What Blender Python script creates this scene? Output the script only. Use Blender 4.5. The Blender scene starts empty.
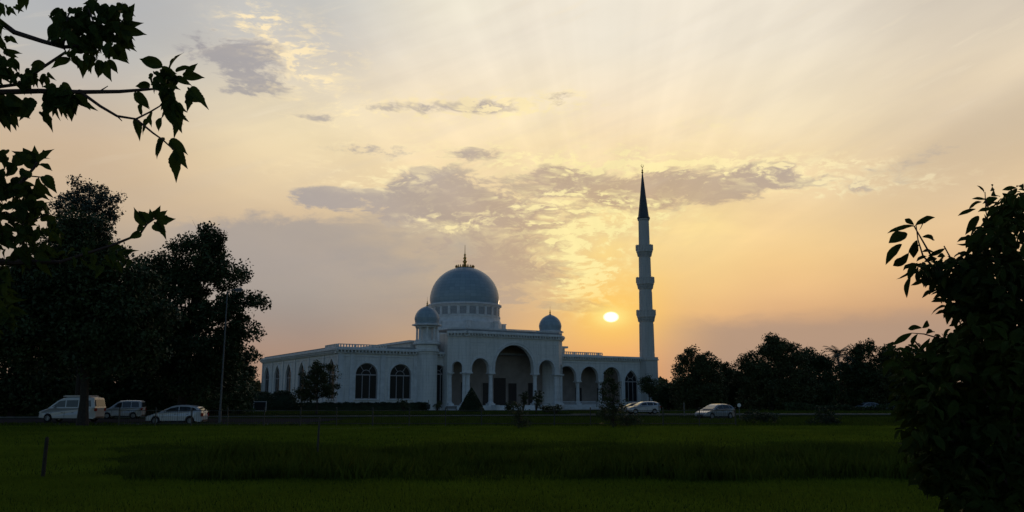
import bpy, bmesh, math, random
import numpy as np
from mathutils import Vector, Matrix
R = math.radians
SC = bpy.context.scene
COL = SC.collection

# ------------------------------------------------------------------ camera
F = 850.0; PITCH = math.atan(144 / F); CH = 1.9
cd = bpy.data.cameras.new('camera'); cam = bpy.data.objects.new('camera', cd); COL.objects.link(cam)
cam.location = (0, 0, CH); cam.rotation_euler = (R(90) + PITCH, 0, 0)
cd.sensor_width = 36; cd.lens = 36 * F / 1024; cd.clip_end = 12000; cd.clip_start = .05
SC.camera = cam
SC.view_settings.view_transform = 'Standard'; SC.view_settings.look = 'None'
SC.view_settings.exposure = 0; SC.view_settings.gamma = 1
SC.cycles.use_denoising = True
SC.cycles.max_bounces = 6; SC.cycles.transparent_max_bounces = 6

def ray(x, y):
    a = x - 512; b = 256 - y
    return (a, F * math.cos(PITCH) - b * math.sin(PITCH), F * math.sin(PITCH) + b * math.cos(PITCH))
def azel(x, y):
    v = ray(x, y)
    return math.degrees(math.atan2(v[0], v[1])), math.degrees(math.atan2(v[2], math.hypot(v[0], v[1])))
def at(x, y, Y):
    v = ray(x, y); t = Y / v[1]
    return Vector((v[0] * t, Y, v[2] * t + CH))
def gx(x, Y, y=405):                       # ground X of a column
    return at(x, y, Y).x

# ------------------------------------------------------------------ sky
SUN_AZ, SUN_EL = azel(611, 317)
world = bpy.data.worlds.new('World'); SC.world = world; world.use_nodes = True
WT = world.node_tree; WT.nodes.clear()
class X:                                    # tiny expression wrapper round node sockets
    t = None
    def __init__(s, so): s.so = so
def mnode(op, *a, clamp=False):
    n = X.t.nodes.new('ShaderNodeMath'); n.operation = op; n.use_clamp = clamp
    for i, v in enumerate(a):
        if isinstance(v, X): X.t.links.new(v.so, n.inputs[i])
        else: n.inputs[i].default_value = v
    return X(n.outputs[0])
X.__add__ = X.__radd__ = lambda a, b: mnode('ADD', a, b)
X.__sub__ = lambda a, b: mnode('SUBTRACT', a, b)
X.__rsub__ = lambda a, b: mnode('SUBTRACT', b, a)
X.__mul__ = X.__rmul__ = lambda a, b: mnode('MULTIPLY', a, b)
X.__truediv__ = lambda a, b: mnode('DIVIDE', a, b)
def sstep(e0, e1, v):
    n = X.t.nodes.new('ShaderNodeMapRange'); n.interpolation_type = 'SMOOTHSTEP'
    X.t.links.new(v.so, n.inputs[0]); n.inputs[1].default_value = e0; n.inputs[2].default_value = e1
    return X(n.outputs[0])
def vec(a, b, c=0.0):
    n = X.t.nodes.new('ShaderNodeCombineXYZ')
    for i, v in enumerate((a, b, c)):
        if isinstance(v, X): X.t.links.new(v.so, n.inputs[i])
        else: n.inputs[i].default_value = v
    return X(n.outputs[0])
def noise(v, scale, detail=6, rough=.55, dist=0, out=0):
    n = X.t.nodes.new('ShaderNodeTexNoise'); n.inputs['Scale'].default_value = scale
    n.inputs['Detail'].default_value = detail; n.inputs['Roughness'].default_value = rough
    n.inputs['Distortion'].default_value = dist
    X.t.links.new(v.so, n.inputs['Vector']); return X(n.outputs[out])
def mixc(f, a, b, mode='MIX'):
    n = X.t.nodes.new('ShaderNodeMix'); n.data_type = 'RGBA'; n.blend_type = mode
    for i, v in ((0, f), (6, a), (7, b)):
        if isinstance(v, X): X.t.links.new(v.so, n.inputs[i])
        elif i == 0: n.inputs[0].default_value = v
        else: n.inputs[i].default_value = (*v, 1)
    return X(n.outputs[2])
def lin(c): return tuple(((v / 255) / 12.92 if v / 255 <= .04045 else ((v / 255 + .055) / 1.055) ** 2.4) for v in c)
def gauss(az, el, px, py, rx, ry):
    a0, e0 = azel(px, py)
    dx = (az - a0) * (1 / (rx / 15.2)); dy = (el - e0) * (1 / (ry / 14.6))
    return mnode('EXPONENT', (dx * dx + dy * dy) * -1.0)

def build_sky():
    X.t = WT
    tc = WT.nodes.new('ShaderNodeTexCoord')
    sep = WT.nodes.new('ShaderNodeSeparateXYZ'); WT.links.new(tc.outputs['Generated'], sep.inputs[0])
    x, y, z = (X(sep.outputs[i]) for i in range(3))
    az = mnode('ARCTAN2', x, y) * (180 / math.pi)
    el = mnode('ARCSINE', z) * (180 / math.pi)
    tab = SKY_TABLE
    u = sstep  # alias
    cols = None; prev_az = None
    elf = el * (1 / 30.0)
    for i, (px, col) in enumerate(tab):
        rn = WT.nodes.new('ShaderNodeValToRGB'); rn.color_ramp.interpolation = 'EASE' if False else 'LINEAR'
        WT.links.new(elf.so, rn.inputs[0])
        a0 = azel(px, 200)[0]
        stops = sorted((max(0, azel(px, yy)[1] / 30.0), lin(c)) for yy, c in zip(SKY_Y, col))
        cr = rn.color_ramp
        while len(cr.elements) < len(stops): cr.elements.new(.5)
        for e, (p, c) in zip(cr.elements, stops): e.position = p; e.color = (*c, 1)
        cr.interpolation = 'CARDINAL'
        c = X(rn.outputs[0])
        cols = c if cols is None else mixc(sstep(prev_az, a0, az), cols, c)
        prev_az = a0
    base = cols
    # cloud sheet: fractal noise in sky coordinates, thicker where the cloud banks lie
    P = vec(az * .1, el * .24)
    warp = noise(P, 1.3, 3, .5, out=1)
    wv = WT.nodes.new('ShaderNodeVectorMath'); wv.operation = 'MULTIPLY_ADD'
    WT.links.new(warp.so, wv.inputs[0]); wv.inputs[1].default_value = (.55, .4, 0); WT.links.new(P.so, wv.inputs[2])
    PW = X(wv.outputs[0])
    n1 = noise(PW, 3.2, 8, .6)
    n2 = noise(PW, 11.0, 5, .65)
    n3 = noise(PW, 1.7, 4, .5)
    # the long grey bank low on the left, with a ragged upper edge
    eb = el + (n1 - .5) * 3.2 + (n2 - .5) * 1.2 + mnode('ABSOLUTE', az + 9.0) * .06
    e0 = azel(330, 213)[1]
    bank = sstep(e0 + .35, e0 - .75, eb) * sstep(azel(120, 230)[0], azel(215, 230)[0], az) * (1.0 - sstep(azel(360, 230)[0], azel(580, 230)[0], az + (n1 - .5) * 9.0)) * sstep(2.5, 9.5, el)
    base = mixc(bank * .85, base, lin((168, 159, 153)))
    # the mauve haze layer low on the right
    e1 = azel(720, 316)[1]
    hz = sstep(e1 + .5, e1 - 1.1, el + (n1 - .5) * 1.3) * sstep(azel(622, 330)[0], azel(735, 330)[0], az)
    base = mixc(hz * .92, base, lin((180, 150, 127)))
    D = None
    for (px, py, rx, ry, s) in DARK:
        g = gauss(az, el, px, py, rx, ry) * s
        D = g if D is None else D + g
    D = mnode('MINIMUM', D, 1.12)
    amp = sstep(.02, .45, D) * .85 + .15
    nb = noise(PW, 1.9, 4, .5)
    val = D * .95 + ((nb - .5) * 1.7 + (n1 - .5) * 1.9 + (n2 - .5) * 1.2) * amp
    dens = sstep(.30, .72, val)
    B = None
    for (px, py, rx, ry, s) in BRIGHT:
        g = gauss(az, el, px, py, rx, ry) * s
        B = g if B is None else B + g
    B = mnode('MINIMUM', B, 1.1)
    rim0 = (val - .36) * (1 / .17)
    rim = mnode('EXPONENT', rim0 * rim0 * -1.0) * B * sstep(.34, .56, n2)
    wisp = sstep(.475, .60, n1 * .45 + n2 * .55) * B
    gold = gauss(az, el, 620, 260, 230, 150)
    c_dark = mixc(gold, lin((164, 160, 163)), lin((196, 166, 134)))
    veil = gauss(az, el, 600, 205, 190, 62) * .55 + gauss(az, el, 470, 250, 120, 60) * .3 + gauss(az, el, 790, 178, 110, 22) * .3
    base = mixc(mnode('MINIMUM', veil, .6) * sstep(.30, .62, nb * .6 + n1 * .4), base, lin((222, 192, 150)))
    # puffs: cellular lumps give the broken, curled edges of the lit cloud
    vo = WT.nodes.new('ShaderNodeTexVoronoi'); vo.feature = 'F1'; vo.inputs['Scale'].default_value = 11
    WT.links.new(PW.so, vo.inputs['Vector']); puff = X(vo.outputs['Distance'])
    c = mixc(dens * .86, base, c_dark)
    # a second, finer cloud layer catching light along its upper edges
    PU = X(WT.nodes.new('ShaderNodeVectorMath').outputs[0]); PU.so.node.operation = 'ADD'
    WT.links.new(PW.so, PU.so.node.inputs[0]); PU.so.node.inputs[1].default_value = (.02, .075, 0)
    n1u = noise(PU, 3.2, 8, .6); edge_up = sstep(.012, .085, n1 - n1u) * B
    c_gold = mixc(gold, lin((253, 232, 190)), lin((255, 238, 168)))
    lit = (rim * 1.2 + wisp * 1.0 + edge_up * .75 * sstep(.05, .4, val)) * (.55 + sstep(.62, .30, puff) * .65)
    c = mixc(mnode('MINIMUM', lit, .96), c, c_gold)
    # thin high streaks fanning to the upper right, and faint rays round the sun
    S = vec(az * .05 + el * .03, el * .5 - az * .17)
    st = noise(S, 1.3, 4, .5)
    c = mixc(sstep(.40, .75, st) * .16 * sstep(9, 16, el), c, lin((190, 180, 172)))
    c = mixc(sstep(.55, .80, noise(S, 2.6, 5, .55)) * .3 * sstep(12, 20, el) , c, lin((252, 236, 204)))
    ang = mnode('ARCTAN2', az - SUN_AZ, el - SUN_EL)
    rays = noise(vec(ang * 2.6, 0.0), 2.0, 3, .5)
    soft = ((n3 - .5) * .10 + 1.0) * ((rays - .5) * .26 * sstep(7, 13, el) + 1.0)
    vm = WT.nodes.new('ShaderNodeVectorMath'); vm.operation = 'SCALE'
    WT.links.new(c.so, vm.inputs[0]); WT.links.new(soft.so, vm.inputs['Scale']); c = X(vm.outputs[0])
    # edge of the high veil running down to the left of the right hand side
    (a1_, e1_), (a2_, e2_) = azel(1024, 82), azel(820, 182); sl_ = (e1_ - e2_) / (a1_ - a2_)
    dl = el - (az - a2_) * sl_ - e2_ + (n1 - .5) * .8
    c = mixc(sstep(.5, -1.2, dl) * sstep(-7.5, -1.0, dl) * sstep(15, 27, az) * .34, c, lin((186, 170, 150)))
    glow3 = gauss(az, el, 611, 316, 60, 34)
    c = mixc(glow3 * .35, c, lin((255, 214, 110)))
    # glow and disc of the veiled sun
    glow = gauss(az, el, 611, 317, 40, 26) * .55
    c = mixc(glow, c, lin((255, 200, 92)))
    glow2 = gauss(az, el, 611, 317, 17, 9)
    c = mixc(glow2 * .95, c, lin((255, 236, 140)))
    dx = (az - SUN_AZ) * (1 / .46); dy = (el - SUN_EL) * (1 / .31)
    r2 = dx * dx + dy * dy
    disc = 1.0 - sstep(.25, 1.6, r2)
    c = mixc(disc, c, (2.4, 2.1, 1.5))
    # the far side of the sky is the clear dusk sky
    sky = WT.nodes.new('ShaderNodeTexSky'); sky.sky_type = 'NISHITA'; sky.sun_disc = False
    sky.sun_elevation = R(SUN_EL); sky.sun_rotation = R(SUN_AZ)
    b1 = WT.nodes.new('ShaderNodeBackground'); b1.inputs[1].default_value = SKY_STRENGTH
    WT.links.new(mixc(1.0, X(sky.outputs[0]), SKY_TINT, 'MULTIPLY').so, b1.inputs[0])
    b2 = WT.nodes.new('ShaderNodeBackground'); b2.inputs[1].default_value = 1.0
    WT.links.new(c.so, b2.inputs[0])
    aaz = mnode('ABSOLUTE', az)
    w = (1.0 - sstep(36, 80, aaz)) * (1.0 - sstep(28, 55, el))
    mx = WT.nodes.new('ShaderNodeMixShader'); WT.links.new(w.so, mx.inputs[0])
    WT.links.new(b1.outputs[0], mx.inputs[1]); WT.links.new(b2.outputs[0], mx.inputs[2])
    out = WT.nodes.new('ShaderNodeOutputWorld'); WT.links.new(mx.outputs[0], out.inputs[0])
    world.cycles.sampling_method = 'MANUAL'; world.cycles.sample_map_resolution = 512

SKY_STRENGTH = .058; SKY_TINT = (1.15, 1.42, 1.95)
SKY_Y = (0, 60, 130, 200, 250, 300, 345, 400)
SKY_TABLE = [
 (60,  [(180,182,184),(188,184,178),(204,182,156),(198,175,148),(175,160,144),(165,146,132),(165,142,126),(158,130,112)]),
 (300, [(200,198,193),(213,204,190),(241,222,184),(224,200,164),(196,174,150),(164,150,138),(168,141,124),(172,138,114)]),
 (450, [(237,229,210),(242,229,206),(253,231,192),(238,213,168),(200,180,150),(182,158,134),(196,158,122),(205,155,110)]),
 (540, [(240,230,212),(243,230,207),(252,231,190),(242,216,166),(230,200,148),(222,184,138),(228,175,118),(225,158,102)]),
 (610, [(240,231,214),(243,231,209),(254,231,192),(253,226,165),(253,220,142),(252,200,118),(240,175,112),(232,160,100)]),
 (690, [(240,230,212),(243,230,207),(252,230,190),(252,226,165),(253,219,150),(240,194,132),(222,170,122),(205,152,110)]),
 (780, [(238,228,210),(240,227,203),(246,226,188),(250,220,168),(248,209,146),(230,184,132),(196,156,124),(168,136,112)]),
 (980, [(215,203,185),(228,211,184),(221,199,167),(232,201,158),(224,187,143),(200,160,124),(172,142,120),(160,130,110)]),
]
DARK = [(238,54,54,24,.85),(262,84,50,14,.6),(325,199,36,10,1.0),(430,190,62,22,1.25),(490,212,70,16,.8),(556,174,44,14,.85),
        (600,196,66,28,.8),(695,186,90,17,.82),(780,180,70,14,.8),(600,306,60,6,.6),(860,190,50,8,.4),(520,272,64,34,.95),(460,240,60,22,.5),(400,210,60,14,.5),
        (400,108,70,9,.45),(470,152,34,8,.6),(500,106,60,9,.5),(550,98,34,8,.55),(370,150,60,8,.4),(330,120,50,8,.4),(960,150,90,22,.25)]
BRIGHT = [(312,62,44,28,1.0),(262,20,36,14,.8),(455,222,44,11,.9),(400,180,50,14,.6),(500,105,95,14,.8),(590,160,95,16,1.1),
          (690,162,70,12,1.1),(790,170,75,11,1.0),(840,186,60,8,.8),(560,200,60,10,.8),(580,240,50,30,1.1),(588,285,34,26,1.1),(410,130,120,24,.5),(330,172,55,12,.5),
          (720,122,40,8,.5),(560,212,70,20,.6),(940,182,60,9,.4),(640,215,50,18,.6)]
build_sky()

sl = bpy.data.lights.new('sun', 'SUN'); sl.energy = .35; sl.angle = R(1.0); sl.color = (1, .72, .42)
so = bpy.data.objects.new('sun', sl); COL.objects.link(so)
so.rotation_euler = Vector((math.sin(R(SUN_AZ)) * math.cos(R(SUN_EL)), math.cos(R(SUN_AZ)) * math.cos(R(SUN_EL)), math.sin(R(SUN_EL)))).to_track_quat('Z', 'Y').to_euler()

# ------------------------------------------------------------------ materials
def mat(name, col, rough=.8, metal=0, var=0, vscale=4, bump=0, bscale=20, spec=.5, second=None, coord='Object', detail=6):
    m = bpy.data.materials.new(name); m.use_nodes = True
    t = m.node_tree; b = t.nodes['Principled BSDF']
    b.inputs['Base Color'].default_value = (*col, 1); b.inputs['Roughness'].default_value = rough
    b.inputs['Metallic'].default_value = metal; b.inputs['Specular IOR Level'].default_value = spec
    if var or bump:
        tc = t.nodes.new('ShaderNodeTexCoord')
        if var:
            n = t.nodes.new('ShaderNodeTexNoise'); n.inputs['Scale'].default_value = vscale; n.inputs['Detail'].default_value = detail
            t.links.new(tc.outputs[coord], n.inputs['Vector'])
            r = t.nodes.new('ShaderNodeValToRGB'); r.color_ramp.elements[0].position = .32; r.color_ramp.elements[1].position = .68
            c2 = second or tuple(v * (1 - var) for v in col)
            r.color_ramp.elements[0].color = (*c2, 1); r.color_ramp.elements[1].color = (*col, 1)
            t.links.new(n.outputs[0], r.inputs[0]); t.links.new(r.outputs[0], b.inputs['Base Color'])
        if bump:
            n2 = t.nodes.new('ShaderNodeTexNoise'); n2.inputs['Scale'].default_value = bscale
            t.links.new(tc.outputs[coord], n2.inputs['Vector'])
            bp = t.nodes.new('ShaderNodeBump'); bp.inputs['Strength'].default_value = bump; bp.inputs['Distance'].default_value = .05
            t.links.new(n2.outputs[0], bp.inputs['Height']); t.links.new(bp.outputs[0], b.inputs['Normal'])
    return m

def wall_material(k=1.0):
    # painted stone laid in courses: grooves every 0.6 m, rain streaks, blotches
    m = bpy.data.materials.new('white_stone'); m.use_nodes = True; t = m.node_tree; X.t = t
    b = t.nodes['Principled BSDF']; b.inputs['Roughness'].default_value = .7
    tc = t.nodes.new('ShaderNodeTexCoord'); sp = t.nodes.new('ShaderNodeSeparateXYZ'); t.links.new(tc.outputs['Object'], sp.inputs[0])
    x, y, z = (X(sp.outputs[i]) for i in range(3))
    gz = mnode('FRACT', z * (1 / .62)); joint = sstep(.05, .0, gz)
    gx_ = mnode('FRACT', (x + y) * (1 / 1.3) + mnode('FLOOR', z * (1 / .62)) * .5); vj = sstep(.03, .0, gx_)
    j = mnode('MAXIMUM', joint, vj * .6)
    P = vec(x, y, z)
    blot = noise(P, .35, 5, .6); streak = noise(vec(x * 2.2, y * 2.2, z * .16), 1.2, 5, .6)
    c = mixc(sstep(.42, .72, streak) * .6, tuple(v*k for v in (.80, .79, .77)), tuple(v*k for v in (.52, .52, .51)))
    c = mixc(sstep(.42, .75, blot) * .5, c, (.55, .56, .55))
    fine = noise(P, 1.6, 4, .6)
    c = mixc(sstep(.35, .7, fine) * .12, c, (.62, .62, .6))
    c = mixc(j * .75, c, (.34, .35, .36))
    t.links.new(c.so, b.inputs['Base Color'])
    bp = t.nodes.new('ShaderNodeBump'); bp.inputs['Strength'].default_value = .5; bp.inputs['Distance'].default_value = .03
    t.links.new((1.0 - j).so, bp.inputs['Height']); t.links.new(bp.outputs[0], b.inputs['Normal'])
    return m
def dome_material():
    m = bpy.data.materials.new('dome_tiles'); m.use_nodes = True; t = m.node_tree; X.t = t
    b = t.nodes['Principled BSDF']; b.inputs['Roughness'].default_value = .42; b.inputs['Specular IOR Level'].default_value = .5
    tc = t.nodes.new('ShaderNodeTexCoord'); sp = t.nodes.new('ShaderNodeSeparateXYZ'); t.links.new(tc.outputs['Object'], sp.inputs[0])
    x, y, z = (X(sp.outputs[i]) for i in range(3))
    a = mnode('ARCTAN2', x, y) * (40 / (2 * math.pi))
    va = sstep(.07, .0, mnode('FRACT', a)); ha = sstep(.10, .0, mnode('FRACT', z * 1.5))
    j = mnode('MAXIMUM', va, ha)
    cell = t.nodes.new('ShaderNodeTexWhiteNoise'); cell.noise_dimensions = '2D'
    t.links.new(vec(mnode('FLOOR', a), mnode('FLOOR', z * 1.5)).so, cell.inputs['Vector'])
    c = mixc(X(cell.outputs[0]), (.27, .36, .42), (.34, .44, .50))
    c = mixc(sstep(.4, .75, noise(vec(x, y, z * .4), .8, 4, .6)) * .4, c, (.33, .40, .46))
    c = mixc(j * .6, c, (.12, .16, .2))
    t.links.new(c.so, b.inputs['Base Color'])
    return m
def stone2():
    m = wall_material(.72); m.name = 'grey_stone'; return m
M = dict(
    wall2=stone2(),
    wall=wall_material(), dome=dome_material(),
    trim=mat('pale_trim', (.78, .79, .80), .6, var=.22, vscale=1.2),
    roof=mat('roof_felt', (.34, .35, .36), .85, var=.4, vscale=.5),
    glassd=mat('window_glass', (.012, .014, .018), .3, spec=.25),
    bronze=mat('window_frames', (.40, .37, .38), .6, var=.2),
    niche=mat('drum_lattice', (.42, .43, .45), .7, var=.3, vscale=3),
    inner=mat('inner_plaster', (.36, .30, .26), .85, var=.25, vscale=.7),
    door=mat('dark_timber', (.035, .022, .018), .5, var=.3, vscale=6),
    gold=mat('gilded_metal', (.42, .24, .06), .35, metal=.9),
    slate=mat('spire_lead', (.07, .085, .10), .5, var=.3, vscale=2),
    asphalt=mat('asphalt', (.045, .045, .047), .98, spec=.0, var=.3, vscale=3, bump=.2),
    concrete=mat('concrete', (.26, .255, .24), .95, spec=.1, var=.35, vscale=1.5, bump=.2),
    kerb=mat('kerb_stone', (.17, .165, .155), .8, var=.3, vscale=2),
    steel=mat('grey_steel', (.13, .14, .15), .6, metal=.1, var=.2),
    fence=mat('dark_fence_paint', (.03, .034, .03), .5, var=.3),
    bark=mat('bark', (.055, .042, .032), .95, var=.5, vscale=9, bump=.8, bscale=25),
    twig=mat('twig_bark', (.09, .05, .04), .8, var=.4, vscale=20),
    rubber=mat('tyre_rubber', (.015, .015, .016), .85, var=.2),
    alloy=mat('wheel_alloy', (.42, .43, .45), .35, metal=.7, var=.15),
    plastic=mat('black_trim', (.02, .02, .022), .6, var=.2),
    lampglass=mat('lamp_glass', (.6, .62, .65), .1, var=.1),
    redglass=mat('red_lamp_glass', (.30, .015, .01), .15, var=.1),
    bench=mat('bench_timber', (.05, .04, .032), .7, var=.4, vscale=5),
    signw=mat('white_enamel', (.75, .75, .74), .4, var=.08),
    petal=mat('pale_petals', (.62, .60, .48), .7, var=.3, vscale=3),
    carglass=mat('car_glass', (.02, .025, .03), .06, spec=.7, var=.1),
)
def leafmat(name, a, b, vs=.5, rough=.6, spec=.3, trans=0, tcol=None):
    m_ = mat(name, a, rough, second=b, var=1, vscale=vs, spec=spec)
    if trans:                                # thin blades let some light through
        t = m_.node_tree; pb = t.nodes['Principled BSDF']; out = [n for n in t.nodes if n.type == 'OUTPUT_MATERIAL'][0]
        tr = t.nodes.new('ShaderNodeBsdfTranslucent'); tr.inputs[0].default_value = (*(tcol or a), 1)
        mx = t.nodes.new('ShaderNodeMixShader'); mx.inputs[0].default_value = trans
        t.links.new(pb.outputs[0], mx.inputs[1]); t.links.new(tr.outputs[0], mx.inputs[2]); t.links.new(mx.outputs[0], out.inputs[0])
    return m_
M['leafA'] = leafmat('dense_leaves', (.050, .075, .022), (.022, .040, .014))
M['leafB'] = leafmat('grey_green_leaves', (.075, .095, .075), (.040, .055, .040))
M['leafC'] = leafmat('olive_leaves', (.075, .085, .028), (.035, .050, .018))
M['leafN'] = leafmat('near_leaves', (.055, .080, .016), (.026, .046, .010), 3, .7, .12, trans=.3, tcol=(.030, .050, .008))
M['leafR'] = leafmat('shrub_leaves', (.055, .080, .014), (.018, .032, .008), 1.6, .75, .08, trans=.25, tcol=(.022, .034, .006))
M['leafH'] = leafmat('hedge_leaves', (.035, .055, .022), (.02, .035, .014), 1.0)
def carpaint(name, col):
    m = mat(name, col, .3, metal=.15, var=.06, vscale=1.5, spec=.5)
    m.node_tree.nodes['Principled BSDF'].inputs['Coat Weight'].default_value = .6
    return m
M['white_paint'] = carpaint('white_car_paint', (.52, .54, .58))
M['pearl_paint'] = carpaint('pearl_car_paint', (.46, .48, .51))
M['silver_paint'] = carpaint('silver_car_paint', (.19, .22, .26))
M['dark_paint'] = carpaint('dark_car_paint', (.045, .05, .06))

# ------------------------------------------------------------------ helpers
def smooth(o, on=True):
    o.data.polygons.foreach_set('use_smooth', [on] * len(o.data.polygons))
class MB:
    """collects vertices and faces for one mesh"""
    def __init__(s): s.v = []; s.f = []
    def add(s, vs, fs):
        n = len(s.v); s.v += [tuple(p) for p in vs]; s.f += [tuple(i + n for i in q) for q in fs]; return s
    def box(s, x0, x1, y0, y1, z0, z1):
        return s.add([(x0,y0,z0),(x1,y0,z0),(x1,y1,z0),(x0,y1,z0),(x0,y0,z1),(x1,y0,z1),(x1,y1,z1),(x0,y1,z1)],
                     [(0,3,2,1),(4,5,6,7),(0,1,5,4),(1,2,6,5),(2,3,7,6),(3,0,4,7)])
    def tube(s, pts, rad, n=8, cap=True):
        pts = [Vector(p) for p in pts]
        if not hasattr(rad, '__len__'): rad = [rad] * len(pts)
        rings = []; vs = []
        up = Vector((0, 0, 1)); d0 = (pts[1] - pts[0]).normalized()
        a = d0.cross(up)
        if a.length < .05: a = Vector((1, 0, 0))
        a.normalize()
        for i, p in enumerate(pts):
            d = (pts[min(i + 1, len(pts) - 1)] - pts[max(i - 1, 0)]).normalized()
            a = (a - d * a.dot(d)); a = a.normalized() if a.length > 1e-6 else Vector((1, 0, 0)); b = d.cross(a)
            for k in range(n):
                t = 2 * math.pi * k / n; vs.append(p + (a * math.cos(t) + b * math.sin(t)) * rad[i])
        fs = [(i*n+k, i*n+(k+1)%n, (i+1)*n+(k+1)%n, (i+1)*n+k) for i in range(len(pts)-1) for k in range(n)]
        if cap: fs += [tuple(range(n-1, -1, -1)), tuple((len(pts)-1)*n + k for k in range(n))]
        return s.add(vs, fs)
    def lathe(s, prof, c=(0, 0, 0), n=32, ph=0, a0=0, a1=2*math.pi):
        full = abs(a1 - a0 - 2*math.pi) < 1e-6; m = n if full else n + 1; vs = []
        for (r, z) in prof:
            for k in range(m):
                t = a0 + ph + (a1 - a0) * k / n; vs.append((c[0] + r*math.cos(t), c[1] + r*math.sin(t), c[2] + z))
        fs = [(i*m+k, i*m+(k+1)%m, (i+1)*m+(k+1)%m, (i+1)*m+k) for i in range(len(prof)-1) for k in range(n)]
        return s.add(vs, fs)
    def extr(s, poly, f0, f1):
        """poly: 2-D outline; f0/f1 map a 2-D point to 3-D for the two end caps"""
        n = len(poly); vs = [f0(*p) for p in poly] + [f1(*p) for p in poly]
        return s.add(vs, [tuple(range(n))[::-1], tuple(range(n, 2*n))] + [(i, (i+1)%n, n+(i+1)%n, n+i) for i in range(n)])
    def build(s, name, m, parent=None, sm=False, fix=True):
        me = bpy.data.meshes.new(name); me.from_pydata(s.v, [], s.f); me.update()
        if fix:
            bm = bmesh.new(); bm.from_mesh(me); bmesh.ops.recalc_face_normals(bm, faces=bm.faces); bm.to_mesh(me); bm.free()
        me.materials.append(M[m] if isinstance(m, str) else m)
        o = bpy.data.objects.new(name, me); COL.objects.link(o)
        if parent: o.parent = parent
        if sm: smooth(o)
        return o
def tag(o, label=None, cat=None, group=None, kind=None):
    if label: o['label'] = label
    if cat: o['category'] = cat
    if group: o['group'] = group
    if kind: o['kind'] = kind
    return o
def empty(name, loc, rz=0, label=None, cat=None, group=None):
    o = bpy.data.objects.new(name, None); COL.objects.link(o); o.empty_display_size = .5
    o.location = loc; o.rotation_euler = (0, 0, rz); return tag(o, label, cat, group)
def copy_tree(o, parent=None):
    c = o.copy(); COL.objects.link(c); c.parent = parent
    for ch in list(o.children): copy_tree(ch, c)
    return c
def bulk(name, V, nper, m, parent=None, matidx=None):
    """V: (k*nper, 3) float array, one polygon per nper vertices"""
    V = np.ascontiguousarray(V, dtype=np.float32).reshape(-1, 3); n = len(V); k = n // nper
    me = bpy.data.meshes.new(name)
    me.vertices.add(n); me.vertices.foreach_set('co', V.ravel())
    me.loops.add(n); me.loops.foreach_set('vertex_index', np.arange(n, dtype=np.int32))
    me.polygons.add(k); me.polygons.foreach_set('loop_start', np.arange(0, n, nper, dtype=np.int32))
    me.update(calc_edges=True)
    me.materials.append(M[m] if isinstance(m, str) else m)
    o = bpy.data.objects.new(name, me); COL.objects.link(o)
    if parent: o.parent = parent
    return o

# ------------------------------------------------------------------ ground
def ground():
    m = bpy.data.materials.new('grass_ground'); m.use_nodes = True; t = m.node_tree; X.t = t
    b = t.nodes['Principled BSDF']; b.inputs['Roughness'].default_value = 1; b.inputs['Specular IOR Level'].default_value = .0
    tc = t.nodes.new('ShaderNodeTexCoord'); sp = t.nodes.new('ShaderNodeSeparateXYZ'); t.links.new(tc.outputs['Object'], sp.inputs[0])
    x, y = X(sp.outputs[0]), X(sp.outputs[1]); P = vec(x, y)
    n1 = noise(vec(x * .5, y), .12, 5, .6); n2 = noise(vec(x, y), 2.2, 5, .65); n3 = noise(vec(x * .08, y), .35, 4, .6)
    c = mixc(sstep(.35, .65, n1), (.034, .054, .010), (.022, .038, .008))
    c = mixc(sstep(.42, .7, n3) * .4, c, (.046, .062, .012))
    c = mixc(sstep(63, 67, y) * (1.0 - sstep(128, 134, y)) * .55, c, (.012, .018, .007))     # rough unmown ground past the fence
    c = mixc(sstep(.4, .75, n2) * .6, c, (.016, .026, .008))
    t.links.new(c.so, b.inputs['Base Color'])
    bp = t.nodes.new('ShaderNodeBump'); bp.inputs['Strength'].default_value = .8; bp.inputs['Distance'].default_value = .08
    t.links.new(noise(P, 6, 5, .7).so, bp.inputs['Height']); t.links.new(bp.outputs[0], b.inputs['Normal'])
    M['ground'] = m
    mb = MB(); xs = [-5000, -1200, -400, -200, -100, -50, 0, 50, 100, 200, 400, 1200, 5000]; ys = [-600, -100, 0, 30, 60, 120, 200, 400, 1200, 6000]
    vs = [(a, c_, 0) for c_ in ys for a in xs]; k = len(xs)
    mb.add(vs, [(j*k+i, j*k+i+1, (j+1)*k+i+1, (j+1)*k+i) for j in range(len(ys)-1) for i in range(k-1)])
    tag(mb.build('ground', m), kind='structure')
ground()
def strip(name, pts, w, z, m, h=0, kind='structure'):
    """a ribbon w wide along a polyline on the ground"""
    mb = MB(); P = [Vector((p[0], p[1], 0)) for p in pts]; L = []
    for i, p in enumerate(P):
        d = (P[min(i+1, len(P)-1)] - P[max(i-1, 0)]).normalized(); nrm = Vector((-d.y, d.x, 0)); L.append((p + nrm*w/2, p - nrm*w/2))
    vs = []
    for a, b in L: vs += [(a.x, a.y, z), (b.x, b.y, z), (a.x, a.y, z - h - .001), (b.x, b.y, z - h - .001)]
    fs = []
    for i in range(len(L) - 1):
        q = i * 4; fs.append((q, q+1, q+5, q+4))
        if h: fs += [(q+2, q, q+4, q+6), (q+1, q+3, q+7, q+5)]
    mb.add(vs, fs); return tag(mb.build(name, m, fix=False), kind=kind)
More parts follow.
